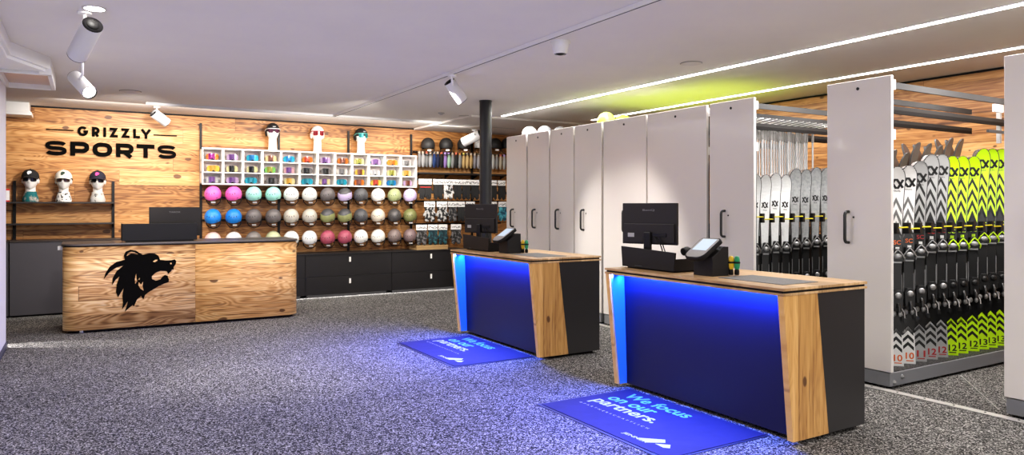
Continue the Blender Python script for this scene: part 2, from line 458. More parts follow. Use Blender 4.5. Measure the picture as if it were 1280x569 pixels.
def inset(d, z0, z1, m, name):
    q = [(DX1-d, DY1-d), (DX0+d, DY1-d)]+rr_corner(DX0+r, DY0+r, r-d, 180, 270)+rr_corner(DX1-r, DY0+r, r-d, 270, 360)
    return MB().prism(q, 'xy', z0, z1, m, True).build(name, desk)
inset(.05, 0.005, .035, BLKM, 'plinth')
inset(.012, .985, .997, BLKM, 'shadow_gap')
inset(-.012, .997, 1.02, mat('desk_top_dark', (.10, .085, .08), .3), 'countertop')
for x, y in ((-.03, 9.56), (2.2, 9.6), (-.1, 10.1), (2.3, 10.1)): MB().lathe([(.035, 0), (.035, .036)], STEEL, 12, (x, y, 0)).build('foot', desk)
tl = P(75, 307.5, Y=9.75); MB().box(DX0-.05, DX0, 9.72, 9.80, .945, .99, WHITE).build('side_bracket', desk, .004)
# bear emblem
bear = [(240,130),(250,108),(275,98),(305,102),(330,118),(345,124),(380,117),(410,119),(430,131),(438,153),(470,156),(500,155),(518,150),(527,160),(523,178),(512,192),(512,207),(503,205),(500,213),(490,222),(482,230),
        (476,216),(466,213),(440,213),(412,224),(393,242),(394,258),(415,267),(440,260),(452,244),(465,236),(480,240),(482,252),(487,258),(485,275),(460,283),(430,297),(400,315),(375,330),(356,345),(347,368),(338,358),(335,350),(312,370),(295,408),(288,400),(270,415),(245,437),(256,405),(262,378),(250,397),(230,425),(235,390),(232,350),(238,308),(225,330),(208,358),(197,330),(200,290),(216,243),(195,262),(176,290),(178,255),(200,215),(238,184),(200,194),(165,217),(130,258),(140,225),(163,190),(200,164),(246,152)]
BY = DY0-.006
def bp(p): q = P(100+p[0]/4.375, 290+p[1]/4.375, Y=BY); return (q.x, q.z)
mb = MB().prism([bp(p) for p in bear], 'xz', BY, DY0-.0005, SIGN)
for cut in ([(255,132),(262,116),(280,108),(300,112),(318,122),(300,120),(280,118),(266,126)], [(398,162),(412,152),(425,152),(420,160),(408,166)],
            [(307,228),(300,256),(302,285),(318,262),(328,250),(318,290),(330,310),(348,322),(342,296),(345,272),(334,288),(330,262),(310,262)], [(492,170),(500,168),(502,176),(494,178)]):
    q = [bp(p) for p in cut]; mb.poly([(x, BY-.0006, z) for x, z in q], WD1)
emb = mb.build('bear_emblem', desk); emb['label'] = 'black roaring bear head emblem'

# monitor and black tray on reception desk
def flat_monitor(root, w, h, screen_z, stand_z, brand, ports=True):
    "screen faces local +Y, its back local -Y; local origin at foot centre"
    mb = MB().box(-w/2, w/2, -.012, .012, screen_z, screen_z+h, MONB)
    mb.box(-w/2+.02, w/2-.02, -.026, -.012, screen_z+.01, screen_z+h*.50, MONB)
    vs = brand
    mb.text(brand, (-w*.12, -.0125, screen_z+h*.80), (1,0,0), (0,0,1), w*.22, h*.055, TXG, .01)
    case = mb.build('housing', root, .004, origin=(0,0,0))
    MB().box(-w/2+.008, w/2-.008, .0121, .0135, screen_z+.008, screen_z+h-.008, BLK).build('screen', root, origin=(0,0,0))
    MB().box(-.03, .03, -.05, -.02, stand_z+.01, screen_z+h*.3, BLK).build('stand', root, .006, origin=(0,0,0))
    MB().lathe([(.11, 0), (.11, .008), (.03, .014)], BLK, 24, (0, -.03, stand_z)).build('base', root, origin=(0,0,0))
    if ports:
        MB().box(-w*.38, -w*.26, -.0275, -.026, screen_z+h*.17, screen_z+h*.27, PADG).build('label_sticker', root, origin=(0,0,0))
        mb = MB()
        for k in range(2):
            mb.tube([(w*.1+.03*k, -.028, screen_z+h*.22), (w*.16+.03*k, -.045, screen_z+h*.14), (w*.25+.02*k, -.05, screen_z), (w*.34+.02*k, -.03, stand_z+.02)], .004, BLKM, 6)
        mb.box(w*.08, w*.32, -.034, -.026, screen_z+h*.19, screen_z+h*.27, BLK)
        mb.build('cable', root, origin=(0,0,0))
tA, tB = P(152.5, 303, Y=9.72), P(246.5, 280, Y=9.72)
tr = thing('desk_organizer', 'long matt black tray box on the pine reception desk', 'organizer', ((tA.x+tB.x)/2, 9.85, 1.02))
zt = P(200, 279.5, Y=9.72).z
MB().box(tA.x, tB.x, 9.72, 9.735, 1.032, zt, TRAY).build('front_panel', tr, .003)
for xq in (tA.x, tB.x-.015): MB().box(xq, xq+.015, 9.735, 10.0, 1.032, zt, TRAY).build('side_panel', tr, .003)
MB().box(tA.x+.04, tB.x-.04, 9.73, 10.0, 1.0205, 1.032, BLKM).build('base', tr)
mA, mB = P(186.5, 282, Y=9.9), P(251, 259, Y=9.9)
mo = thing('computer_monitor', 'black monitor seen from behind on the pine reception desk', 'monitor', ((mA.x+mB.x)/2, 9.93, 1.033), 0)
mz = P(220, 295, Y=9.9).z-1.033
flat_monitor(mo, mB.x-mA.x, mB.z-1.033-mz, mz, 0, 'TAROX', False)

# ------------------------------------------------------------------ service counters
CX0, CX1, CY0, CY1, CT = 3.56, 4.385, 2.81, 4.51, .96
OFF = 2.80
def make_counter():
    root = thing('service_counter', '', 'counter', (3.97, 3.66, 0))
    MB().box(CX0, CX1, CY0, CY1, .943, CT, OAKT).build('countertop', root, .002)
    MB().box(CX0+.012, CX1-.012, CY0+.012, CY1-.012, .929, .943, BLKM).build('shadow_gap', root)
    MB().box(CX0, CX1, CY0, CY1, .914, .929, OAKT).build('lower_top', root, .002)
    for y0, y1 in ((CY0+.005, CY0+.05), (CY1-.05, CY1-.005)):
        MB().prism([(CX0+.005, .914), (CX0+.325, .914), (CX0+.435, .028), (CX0+.095, .028)], 'xz', y0, y1, OAKV).build('oak_slab', root, .004)
    MB().prism([(CX0+.02, .912), (3.716, .912), (3.746, .03), (CX0+.112, .03)], 'xz', CY1-.054, CY1-.0505, mat('painted_blue_glow', (.05, .22, .62), .4)).build('blue_glow_board', root)  # added board: strip light falling on the far slab, painted as blue colour
    mb = MB().prism([(3.715, .912), (3.735, .912), (3.765, .028), (3.745, .028)], 'xz', CY0+.05, CY1-.05, BLUEP)
    pn = mb.build('front_panel', root); pn['label'] = 'dark blue glossy front lit by blue light strip'
    MB().prism([(3.74, .913), (CX1-.01, .913), (CX1-.01, .028), (3.77, .028)], 'xz', CY0+.012, CY1-.012, ANTH).build('carcass', root, .002)
    MB().box(3.82, CX1-.06, CY0+.06, CY1-.06, 0.002, .028, BLKM).build('plinth', root)
    MB().box(3.66, 3.685, CY0+.055, CY1-.055, .904, .9138, BLED).build('light_strip', root)
    return root
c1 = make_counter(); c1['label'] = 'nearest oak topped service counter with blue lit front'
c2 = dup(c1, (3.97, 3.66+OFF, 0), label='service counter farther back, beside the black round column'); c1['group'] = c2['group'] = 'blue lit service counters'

def make_desk_set(dy, which):
    W = {'near': 'on the nearest service counter', 'far': 'on the farther service counter'}[which]
    # grey mat inlay
    tag(MB().box(3.72, 4.06, 2.94+dy, 3.47+dy, CT+.0003, CT+.004, CMAT).build('counter_mat', bevel=.001), 'flat grey rubber mat '+W, 'mat', 'counter mats')
    # organiser tray
    t = thing('desk_organizer', 'matt black open tray box around the monitor foot '+W, 'organizer', (3.86, 4.17+dy, CT), 0, 'counter trays')
    MB().prism([(3.88+dy, CT+.012), (4.46+dy, CT+.012), (4.475+dy, CT+.172), (3.865+dy, CT+.148)], 'yz', 3.70, 3.714, TRAY).build('front_panel', t, .002)
    for yq in (3.88, 4.45): MB().box(3.714, 4.0, yq+dy, yq+.013+dy, CT+.012, CT+.10, TRAY).build('side_panel', t, .002)
    MB().box(3.714, 4.02, 3.893+dy, 4.45+dy, CT+.012, CT+.02, TRAY).build('tray_floor', t)
    MB().box(3.73, 4.0, 3.91+dy, 4.43+dy, CT+.001, CT+.012, BLKM).build('base', t)
    # monitor
    m = thing('computer_monitor', 'black flat monitor seen from behind '+W, 'monitor', (3.83, 4.28+dy, CT+.0205), -PI/2-.33, 'counter monitors')
    flat_monitor(m, .485, .325, .17, 0, 'BenQ')
    m.rotation_euler = (0, 0, -PI/2+.33)
    # scanner
    s = thing('barcode_scanner', 'small black hand scanner in its cradle '+W, 'scanner', (3.93, 3.965+dy, CT+.0205), 0, 'counter scanners')
    MB().lathe([(.03, 0), (.03, .01), (.014, .02), (.014, .09)], BLKM, 14, (3.93, 3.965+dy, CT+.0205)).build('cradle', s)
    MB().tube([(3.88, 3.965+dy, CT+.145), (3.92, 3.965+dy, CT+.155), (3.97, 3.965+dy, CT+.145), (4.01, 3.965+dy, CT+.13)], .02, BLKM, 10, radii=[.03, .03, .022, .018]).build('scanner_head', s)
    # signature terminal on its stand
    s = thing('terminal_stand', 'upright black block holding the tilted screen '+W, 'stand', (3.80, 3.635+dy, CT), 0, 'terminal stands')
    MB().prism([(3.745, CT+.0005), (3.905, CT+.0005), (3.905, CT+.205), (3.855, CT+.205), (3.745, CT+.135)], 'xz', 3.545+dy, 3.725+dy, TRAY).build('block', s, .003)
    MB().box(3.905, 3.985, 3.60+dy, 3.67+dy, CT+.0005, CT+.115, TRAY).build('rear_block', s, .003)
    t = thing('signature_terminal', 'grey tilted terminal with a lit screen '+W, 'terminal', (3.74, 3.65+dy, CT+.13), 0, 'signature terminals')
    M = Matrix.Translation((3.76, 3.655+dy, CT+.185)) @ Matrix.Rotation(math.radians(-33), 4, 'Y')
    out = rr_corner(-.06, -.035, .06, 180, 270, 6)+rr_corner(.10, -.07, .025, 270, 360, 4)+rr_corner(.10, .07, .025, 0, 90, 4)+rr_corner(-.06, .035, .06, 90, 180, 6)
    MB().prism(out, 'xy', -.018, .012, BLKM, True).xf(M).build('housing', t, .003)
    MB().prism([(x*.92, y*.9) for x, y in out], 'xy', .0122, .0145, PADG, True).xf(M).build('bezel', t)
    MB().box(-.03, .105, -.066, .066, .0146, .016, SCREEN).xf(M).build('screen', t)
    # screwdrivers
    for k, (cn, c, x, y) in enumerate((('yellow', (.75, .50, .03), 3.93, 3.545), ('green', (.02, .30, .13), 3.955, 3.515))):
        hm = mat('handle_'+cn, c, .35)
        d = thing('screwdriver', f'stubby {cn} and black screwdriver standing upright {W}', 'screwdriver', (x, y+dy, CT), 0, 'stubby screwdrivers')
        z = CT+.0045
        MB().lathe([(.012, 0), (.017, .004), (.017, .03), (.013, .04)], BLKM, 12, (x, y+dy, z)).build('tip_guard', d)
        MB().lathe([(.013, .04), (.019, .055), (.021, .07), (.022, .082), (.017, .088), (.017, .092), (.021, .1), (.019, .118), (.013, .131), (.006, .134)], hm, 6, (x, y+dy, z), smooth=False).build('handle', d)
        MB().lathe([(.0225, .082), (.024, .086), (.024, .09), (.0225, .094)], BLKM, 12, (x, y+dy, z)).build('grip_ring', d)
make_desk_set(0, 'near'); make_desk_set(OFF, 'far')

# floor mats
def make_mat():
    root = thing('floor_mat', '', 'mat', (3.26, 3.71, 0))
    MB().box(2.86, 3.70, 3.05, 4.36, .001, .008, MATB).build('mat_body', root, .002)
    MB().box(2.835, 3.71, 3.03, 4.38, .0006, .004, MATE).build('border', root)
    xd, yd = (0,-1,0), (1,0,0); z = .0086
    mb = MB()
    mb.text('We focus', (3.50, 4.225, z), xd, yd, .66, .125, MTX, .022)
    mb.text('on our', (3.36, 4.245, z), xd, yd, .48, .088, MTX, .022)
    mb.text('partners.', (3.19, 4.255, z), xd, yd, .66, .145, MTW, .022)
    mb.build('slogan', root)
    MB().text('#  P  A  R  T  N  E  R  S  C  H  A  F  T  L  I  C  H', (3.125, 4.26, z), xd, yd, .74, .022, MTS, .012).build('small_line', root)
    mb = MB().text('JENNER', (2.925, 3.545, z), xd, yd, .23, .04, MTW, .03)
    for poly in ([(796.5, 547.2), (831.7, 549.8), (831.7, 553.8), (808, 553.3)], [(818.5, 554.7), (838.2, 556.3), (837.5, 560.6), (829, 559.8)]):
        mb.poly([P(x, y, Z=z) for x, y in poly][::-1], MTW)
    mb.build('logo', root)
    return root
m1 = make_mat(); m1['label'] = 'dark blue slogan mat on the carpet before the nearest service counter'
m2 = dup(m1, (3.26, 3.71+2.74, 0), label='dark blue slogan mat on the carpet before the farther service counter'); m1['group'] = m2['group'] = 'blue slogan mats'

# ------------------------------------------------------------------ column
col_ = thing('round_column', 'slim black round steel column rising behind the farther counter', 'column', (4.50, 8.19, 0))
MB().lathe([(.079, .01), (.079, CZ-.01)], COLM, 28, (4.5, 8.19, 0)).build('shaft', col_)
MB().lathe([(.12, .0005), (.12, .01)], COLM, 28, (4.5, 8.19, 0)).lathe([(.085, CZ-.012), (.085, CZ-.0005)], COLM, 28, (4.5, 8.19, 0)).build('end_plate', col_)

# ------------------------------------------------------------------ ceiling fittings
TX, TY = 3.22, 10.6
t = thing('track_rail', 'long white lighting track running from front to back along the ceiling', 'track light rail', (TX, 5, CZ-.035))
MB().box(TX-.018, TX+.018, -1.5, TY-.03, CZ-.035, CZ-.0005, WHITE).build('rail', t, .002)
MB().box(TX-.006, TX+.006, -1.5, TY-.03, CZ-.0365, CZ-.035, GREYM).build('slot', t)
t = thing('track_rail', 'white lighting track running across the ceiling before the wood wall', 'track light rail', (3.2, TY, CZ-.035))
MB().box(.7, 6.4, TY-.018, TY+.018, CZ-.035, CZ-.0305, WHITE).box(.7, 6.4, TY-.018, TY+.018, CZ-.031, CZ-.0305, WHITE).build('rail', t, .001)
MB().box(.7, 5.0, TY-.012, TY+.012, CZ-.0305, CZ-.0005, WHITE).build('mount', t)
MB().box(.7, 6.4, TY-.005, TY+.005, CZ-.0365, CZ-.035, GREYM).build('slot', t)
SPW = mat('spotlight_white', (.66, .65, .65), .4)
def spot(label, mount, top, bot, rad, lit=False):
    "mount: point on ceiling/track; top, bot: ends of the cylinder (lens at bot)"
    mount, top, bot = Vector(mount), Vector(top), Vector(bot)
    o = thing('spotlight', label, 'spotlight', mount, 0, 'white ceiling spotlights')
    d = (bot-top); L = d.length; d.normalize()
    M = Vector((0,0,1)).rotation_difference(d).to_matrix()
    MB().lathe([(.045, 0), (.045, -.02)], WHITE, 16, mount).lathe([(.012, -.02), (.012, -.06)], WHITE, 10, mount).build('canopy', o)
    mid = top+d*L*.28
    MB().tube([mount+Vector((0,0,-.05)), Vector((mount.x, mount.y, mid.z+rad*.5)), mid], .011, WHITE, 8).build('arm', o)
    MB().lathe([(rad*.95, 0), (rad, .006), (rad, L-.004), (rad*.97, L)], SPW, 28, top, M, cap=False).lathe([(rad*.93, L), (rad*.9, L-.03)], BLKM, 28, top, M, cap=False).build('housing', o)
    MB().lathe([(.0005, -.002), (rad*.98, -.001), (rad*.98, .012), (.0005, .012)], BLK, 24, top, M, cap=False).lathe([(rad*.62, -.002), (rad*.6, -.008), (.0005, -.008)], BLKM, 20, top, M, cap=False).build('rear_cap', o)
    MB().lathe([(rad*.97, L), (rad*.985, L+.004), (rad*.9, L+.004), (rad*.88, L-.02)], BLK, 28, top, M, cap=False).build('rim', o)
    MB().lathe([(.0005, L-.02), (rad*.9, L-.02)], LAMP if lit else mat('spot_lens', (.5, .5, .5), .2), 24, top, M, cap=False).build('lens', o)
    return o
def at_depth(px, py, t):
    u = (px-640)/FPX; return Vector(((FX+RX*u)*t, (FY+RY*u)*t, H+(HOR-py)/FPX*t))
spot('large white cylinder spotlight at upper left, nearest to the bright downlight', P(106, 14, Z=CZ-.0005), at_depth(116, 31, 5.02), at_depth(96.5, 69, 5.22), .068)
spot('white cylinder spotlight glowing at its lower end, left of the shop lettering', P(103, 64, Z=CZ-.0005), at_depth(93, 96, 6.55), at_depth(112, 116, 6.40), .062, True)
spot('white cylinder spotlight tilted right, directly above the shop lettering', P(196, 133.2, Y=TY), at_depth(191.5, 141, 9.6), at_depth(209, 154, 9.75), .062)
q = P(565, 96.5, X=TX)
spot('white cylinder spotlight hanging alone on the long front to back track', (TX, q.y, CZ-.036), at_depth(561.5, 102, 7.45), at_depth(578, 126, 7.55), .062)
spot('white cylinder spotlight tilted left, partly behind the black column', P(593, 162, Y=TY), at_depth(600.5, 168, 12.1), at_depth(579, 178, 12.2), .082)
q = P(118, 10, Z=CZ)
o = thing('downlight', 'round recessed ceiling downlight glowing brightly at the upper left', 'downlight', q)
MB().lathe([(.075, -.0005), (.078, -.006), (.062, -.008)], WHITE, 24, q).build('trim_ring', o)
MB().lathe([(.0005, -.0082), (.062, -.0082)], LAMP, 24, q, cap=False).build('lens', o)
for px, py, rad, lb in ((864, 79, .105, 'flat round cover in the ceiling right of the dome camera'), (163, 114, .12, 'flat round cover in the ceiling above the shop lettering'), (582, 145, .105, 'flat round cover in the ceiling left of the black column')):
    q = P(px, py, Z=CZ); o = thing('ceiling_speaker', lb, 'ceiling cover', q, 0, 'round ceiling covers')
    MB().lathe([(rad, -.0005), (rad, -.004), (rad*.94, -.006)], mat('cover_rim', (.30, .28, .27), .6), 32, q, cap=False).build('rim', o)
    MB().lathe([(.0005, -.0055), (rad*.95, -.0055)], mat('cover_white', (.66, .62, .60), .7), 32, q, cap=False).build('grille', o)
q = P(551.5, 141, Z=CZ); tag(MB().lathe([(.05, -.0005), (.048, -.012), (.025, -.02), (.02, -.03)], mat('detector_grey', (.45, .43, .42), .5), 20, q).build('smoke_detector'), 'tiny round detector on the ceiling between column and track', 'detector')
q = P(700.5, 52, Z=CZ); o = thing('dome_camera', 'small white dome security camera with black eye on the ceiling', 'camera', q)
MB().lathe([(.082, .0), (.085, -.012), (.072, -.016), (.066, -.06), (.062, -.07)], WHITE, 28, q).build('housing', o)
MB().ell(q+Vector((0,0,-.066)), (.056, .056, .05), BLK, 20, 8, v0=.5, v1=1).build('dome', o)
mb = MB().lathe([(.0615, -.06), (.0615, -.09), (.05, -.105)], WHITE, 28, q, cap=False); mb.build('eyelid', o)
for x, y0, y1, lb in ((5.46, .2, 9.4, 'glowing white light strip in the ceiling, the one nearer the counters'), (6.94, .2, 9.1, 'glowing white light strip in the ceiling above the ski racks')):
    o = thing('light_strip', lb, 'light strip', (x, 4.8, CZ-.012), 0, 'long ceiling light strips')
    MB().box(x-.04, x+.04, y0, y1, CZ-.006, CZ-.0005, WHITE).build('profile', o)
    MB().box(x-.022, x+.022, y0, y1, CZ-.012, CZ-.006, LED).build('diffuser', o)

# ------------------------------------------------------------------ back wall, left: shelf with capped heads, grey cabinets
SHY = 11.5
o = thing('wall_shelf', 'black two tier wall shelf on uprights left under the shop lettering', 'shelf', P(80, 290, Y=WY-.02))
for px, pt in ((18, 226), (141.5, 227)):
    x = P(px, 250, Y=WY-.03).x; MB().box(x-.017, x+.017, WY-.035, WY-.001, 1.0, P(px, pt, Y=WY-.03).z, BLK).build('upright', o)
zs = [P(80, 252.5, Y=SHY).z, P(80, 279.0, Y=SHY).z]
for z in zs:
    MB().box(-2.2, P(142.5, 250, Y=SHY).x, SHY-.01, WY-.036, z-.022, z, mat('shelf_dark', (.035, .028, .025), .4)).build('shelf_board', o, .002)
    mb = MB()
    for px in (18, 141.5):
        x = P(px, 250, Y=WY-.03).x; mb.prism([(SHY+.03, z-.0225), (WY-.036, z-.0225), (WY-.036, z-.06)], 'yz', x-.006, x+.006, BLK)
    mb.build('bracket', o)
q = P(9.5, 240, Y=SHY+.09)
o = thing('product_box', 'small white and red carton on the shelf at the far left', 'box', (q.x, SHY+.09, zs[0]))
MB().box(q.x-.30, q.x+.02, SHY+.04, SHY+.14, zs[0]+.0005, zs[0]+.17, WHITE).build('carton', o, .003)
MB().box(q.x-.301, q.x+.021, SHY+.039, SHY+.141, zs[0]+.001, zs[0]+.02, mat('red_print', (.7, .04, .03), .5)).box(q.x-.301, q.x+.021, SHY+.039, SHY+.141, zs[0]+.15, zs[0]+.1705, mat('red_print', (.7, .04, .03), .5)).build('red_band', o)

def head_fn(p):
    q = p.copy()
    if p.y < 0:
        q.y *= 1-.10*max(0, 1-abs(p.z-.12)/.25)*(1-abs(p.x))          # eye hollow
        nz = max(0, 1-abs(p.z+.14)/.20)*max(0, 1-abs(p.x)/.17); q.y -= .26*nz   # nose
        q.y -= .08*max(0, 1-abs(p.z+.50)/.10)*max(0, 1-abs(p.x)/.30)             # lips
        q.y -= .10*max(0, 1-abs(p.z+.78)/.2)*max(0, 1-abs(p.x)/.4)               # chin
    if p.z < 0: q.x *= 1-.28*(-p.z)**1.3
    return q
def mannequin(label, x, y, z, s=1.0, rz=0.0, long_neck=False, group=None):
    o = thing('mannequin_head', label, 'mannequin head', (x, y, z), rz, group)
    hz = (.285 if not long_neck else .275)*s
    mb = MB().ell((0, 0, hz), (.088*s, .108*s, .135*s), MANN, 28, 20, head_fn)
    for sx in (-1, 1): mb.ell((sx*.088*s, .012*s, hz-.01*s), (.012*s, .024*s, .036*s), MANN, 10, 8)
    prof = [(.085, 0), (.082, .02), (.066, .08), (.058, .12), (.058, .2)] if not long_neck else [(.068, 0), (.064, .03), (.06, .1), (.058, .2)]
    mb.lathe([(r_*s, zz*s) for r_, zz in prof], MANN, 24, (0, .012*s, 0))
    h = mb.build('head', o, origin=(0,0,0))
    return o, hz
def sunglasses(label, x, y, z, s, rz, lens, frame, wide=False, group=None):
    o = thing('sunglasses', label, 'glasses', (x, y, z), rz, group)
    R_ = .098*s
    def cyl(a, zz, rr=R_): return (rr*math.sin(a), -(rr*1.22)*math.cos(a), zz)
    hh = .024*s if not wide else .034*s
    mb = MB()
    for sgn in (-1, 1):
        g = [cyl(sgn*(.12 + .75*i/6), 0) for i in range(7)]
        top = [(v[0], v[1], hh*.8) for v in g]
        bot = [(v[0], v[1]+.004, -hh*(1.0 if 1 <= i <= 5 else .55)) for i, v in enumerate(g)]
        mb.add(top+bot, [(i, i+1, 8+i, 7+i) if sgn < 0 else (i+1, i, 7+i, 8+i) for i in range(6)], lens, True)
    mb.build('lens', o, origin=(0,0,0))
    mb = MB()
    mb.tube([cyl(-.9+1.8*i/12, hh*.85, R_*1.01) for i in range(13)], .005*s, frame, 6)
    for sgn in (-1, 1):
        mb.tube([cyl(sgn*.9, hh*.8, R_*1.01), (sgn*.1*s, -.03*s, hh*.7), (sgn*.101*s, .045*s, .0)], .0045*s, frame, 6)
        mb.tube([cyl(sgn*(.12+.75*i/6), -hh*(1.0 if 1 <= i <= 5 else .55), R_*1.01) for i in range(7)], .003*s, frame, 6)
    mb.build('frame', o, origin=(0,0,0))
    return o
def cap(label, x, y, z, s, rz, cm, badge, group=None):
    o = thing('baseball_cap', label, 'cap', (x, y, z), rz, group)
    mb = MB().ell((0, .004, 0), (.100*s, .118*s, .105*s), cm, 24, 8, v0=0, v1=.52)
    mb.ell((0, .004, .105*s), (.008, .008, .006), cm, 8, 6); mb.build('crown', o, origin=(0,0,0))
    # brim: curved bill to the front
    vs = []; fs = []; n = 10
    for j, (ry, dz) in enumerate(((.112, 0), (.150, -.006), (.182, -.018))):
        for i in range(n+1):
            a = -1.05+2.1*i/n
            vs.append((math.sin(a)*.098*s*(1+.02*j), -math.cos(a)*ry*s if j else -math.cos(a)*.112*s, (dz - .022*(a/1.05)**2)*s+.004))
    for j in range(2):
        for i in range(n): fs.append((j*(n+1)+i, j*(n+1)+i+1, (j+1)*(n+1)+i+1, (j+1)*(n+1)+i))
    mb = MB().add(vs, fs, cm, True); b = mb.build('brim', o, origin=(0,0,0)); b.modifiers.new('thick', 'SOLIDIFY').thickness = .005
    mb = MB(); pts = [(-.02,-.022),(-.026,.0),(-.018,.02),(.002,.024),(.02,.016),(.026,.004),(.014,-.004),(.02,-.012),(.004,-.014),(-.004,-.026)]
    mb.add([(px_*s, -.118*s*math.sqrt(max(.05, 1-(px_/.1)**2-((.055+pz)/.105)**2))+.0015-.003, (.055+pz)*s) for px_, pz in pts], [tuple(range(len(pts)))], badge)
    mb.build('emblem', o, origin=(0,0,0))
    return o
def gaiter(label, x, y, z, s, rz, m):
    o = MB().lathe([(.090*s, .001), (.094*s, .03*s), (.082*s, .075*s), (.071*s, .11*s), (.069*s, .135*s), (.064*s, .135*s)], m, 24, (0, .012*s, 0), cap=False).build('neck_gaiter', origin=(0,0,0))
    o.location = (x, y, z); o.rotation_euler = (0,0,rz); return tag(o, label, 'neck warmer', 'neck warmers on heads')
LENSB = mat('dark_lens', (.02, .018, .02), .12); LENSN = mat('brown_lens', (.10, .05, .04), .12)
heads = [(38, 'black', mat('cap_black', (.012, .012, .013), .8), mat('badge_white', (.9, .9, .9), .6), 'teal patterned', mottled('gaiter_teal', (.01, .14, .15), (.45, .38, .33), 14, .8, .5, .62)),
         (79.5, 'cream white', mat('cap_white', (.82, .78, .70), .8), mat('badge_black', (.02, .05, .03), .6), 'black and white lettered', mottled('gaiter_white', (.03, .03, .03), (.8, .78, .75), 34, .8, .42, .46)),
         (122, 'navy', mat('cap_navy', (.02, .018, .035), .8), mat('badge_pink', (.85, .08, .32), .6), 'grey and black', mottled('gaiter_grey', (.05, .05, .05), (.55, .53, .5), 13, .8, .36, .42))]
for px, cn, cm, bm_, gn, gm in heads:
    x = P(px, 250, Y=SHY+.12).x; y = SHY+.115; s = 1.03; z = zs[0]+.0005; rz = -.05
    mannequin(f'white mannequin head wearing a {cn} cap on the wall shelf', x, y, z, s, rz)
    cap(f'{cn} baseball cap with small emblem on a shelf mannequin head', x, y, z+.325*s, s, rz, cm, bm_)
    sunglasses(f'dark sunglasses on the shelf head with the {cn} cap', x, y+.004, z+.292*s, s, rz, LENSB if cn != 'cream white' else LENSN, BLK)
    gaiter(f'{gn} neck warmer around the shelf mannequin with the {cn} cap', x, y, z, s, rz, gm)

# grey base cabinets left
def base_cab(label, x0, x1, yf, z0, z1, m, doors=1, top=None):
    o = thing('base_cabinet', label, 'cabinet', ((x0+x1)/2, (yf+WY)/2, 0))
    MB().box(x0+.002, x1-.002, yf+.02, WY-.002, z0, z1-.02, m).build('carcass', o)
    MB().box(x0, x1, yf-.01, WY-.002, z1-.02, z1, top or m).build('top_board', o, .002)
    MB().box(x0+.004, x1-.004, yf, yf+.019, z0+.004, z1-.024, m).build('door', o, .002)
    if z0 < .04: MB().box(x0+.01, x1-.01, yf+.06, WY-.01, .001, z0, BLKM).build('plinth', o)
    return o
TOPB = mat('cabinet_top_brown', (.055, .04, .035), .35)
base_cab('grey base cabinet at the far left edge under the wall shelf', -2.2, -.845, 11.3, .02, 1.0, ANTHL, top=TOPB)
base_cab('tall dark grey base cabinet partly behind the left end of the pine desk', -.838, .85, 11.3, .02, 1.0, ANTHL, top=TOPB)

# ------------------------------------------------------------------ dark drawer cabinets on the right of the back wall
CYF = 11.2; CZT = .703
names = ['dark drawer cabinet mostly hidden behind the pine desk', 'dark two drawer cabinet beside the right end of the pine desk', 'dark two drawer cabinet touching the farther service counter', 'dark drawer cabinet behind the farther service counter']
for i in range(3):
    x0 = 1.53+1.424*i; x1 = x0+1.424
    o = thing('drawer_cabinet', names[i], 'cabinet', ((x0+x1)/2, 11.45, 0), 0, 'dark drawer cabinets')
    MB().box(x0+.001, x1-.001, CYF+.02, WY-.002, .05, CZT-.018, ANTH).build('carcass', o)
    MB().box(x0, x1, CYF-.012, WY-.002, CZT-.018, CZT, ANTH).build('top_board', o, .002)
    MB().box(x0+.05, x1-.05, CYF+.12, WY-.05, .001, .05, BLKM).build('plinth', o)
    for z0, z1 in ((.054, .338), (.342, CZT-.02)):
        d = MB().box(x0+.0025, x1-.0025, CYF, CYF+.019, z0, z1, ANTH).build('drawer', o, .0015)
        xc = (x0+x1)/2; h = MB().box(xc-.016, xc+.016, CYF-.008, CYF, z1-.125, z1-.045, mat('bright_handle', (.9, .88, .84), .3)).build('handle', d, .003)

# ------------------------------------------------------------------ wall uprights and rails behind helmets
UPX = [(251, 154), (348.5, 166), (435.5, 164), (514, 168), (590, 176)]
for k, (px, pt) in enumerate(UPX):
    x = P(px, 240, Y=WY-.02).x
    lb = ['slotted black wall upright left of the goggle rack', 'slotted black wall upright, second from left behind the helmets', 'slotted black wall upright behind the third capped head', 'slotted black wall upright between goggle rack and black helmets', 'slotted black wall upright above the glove packs'][k]
    tag(MB().box(x-.016, x+.016, WY-.033, WY-.001, CZT+.001, P(px, pt, Y=WY-.02).z, BLK).build('wall_upright'), lb, 'upright', 'black wall uprights')
HY = 11.52
rowpx = [244.5, 271.3, 298.5]
rowz = [P(387, v, Y=HY).z for v in rowpx]
XA = P(252.5, 240, Y=HY).x; XB = P(521, 240, Y=HY).x
for k, z in enumerate(rowz):
    o = thing('helmet_rail', f'horizontal black rail with pegs behind the {["top","middle","bottom"][k]} helmet row', 'rail', ((XA+XB)/2, WY-.04, z-.03), 0, 'helmet rails')
    MB().box(XA, XB, WY-.06, WY-.034, z-.055, z-.025, BLK).build('bar', o, .002)

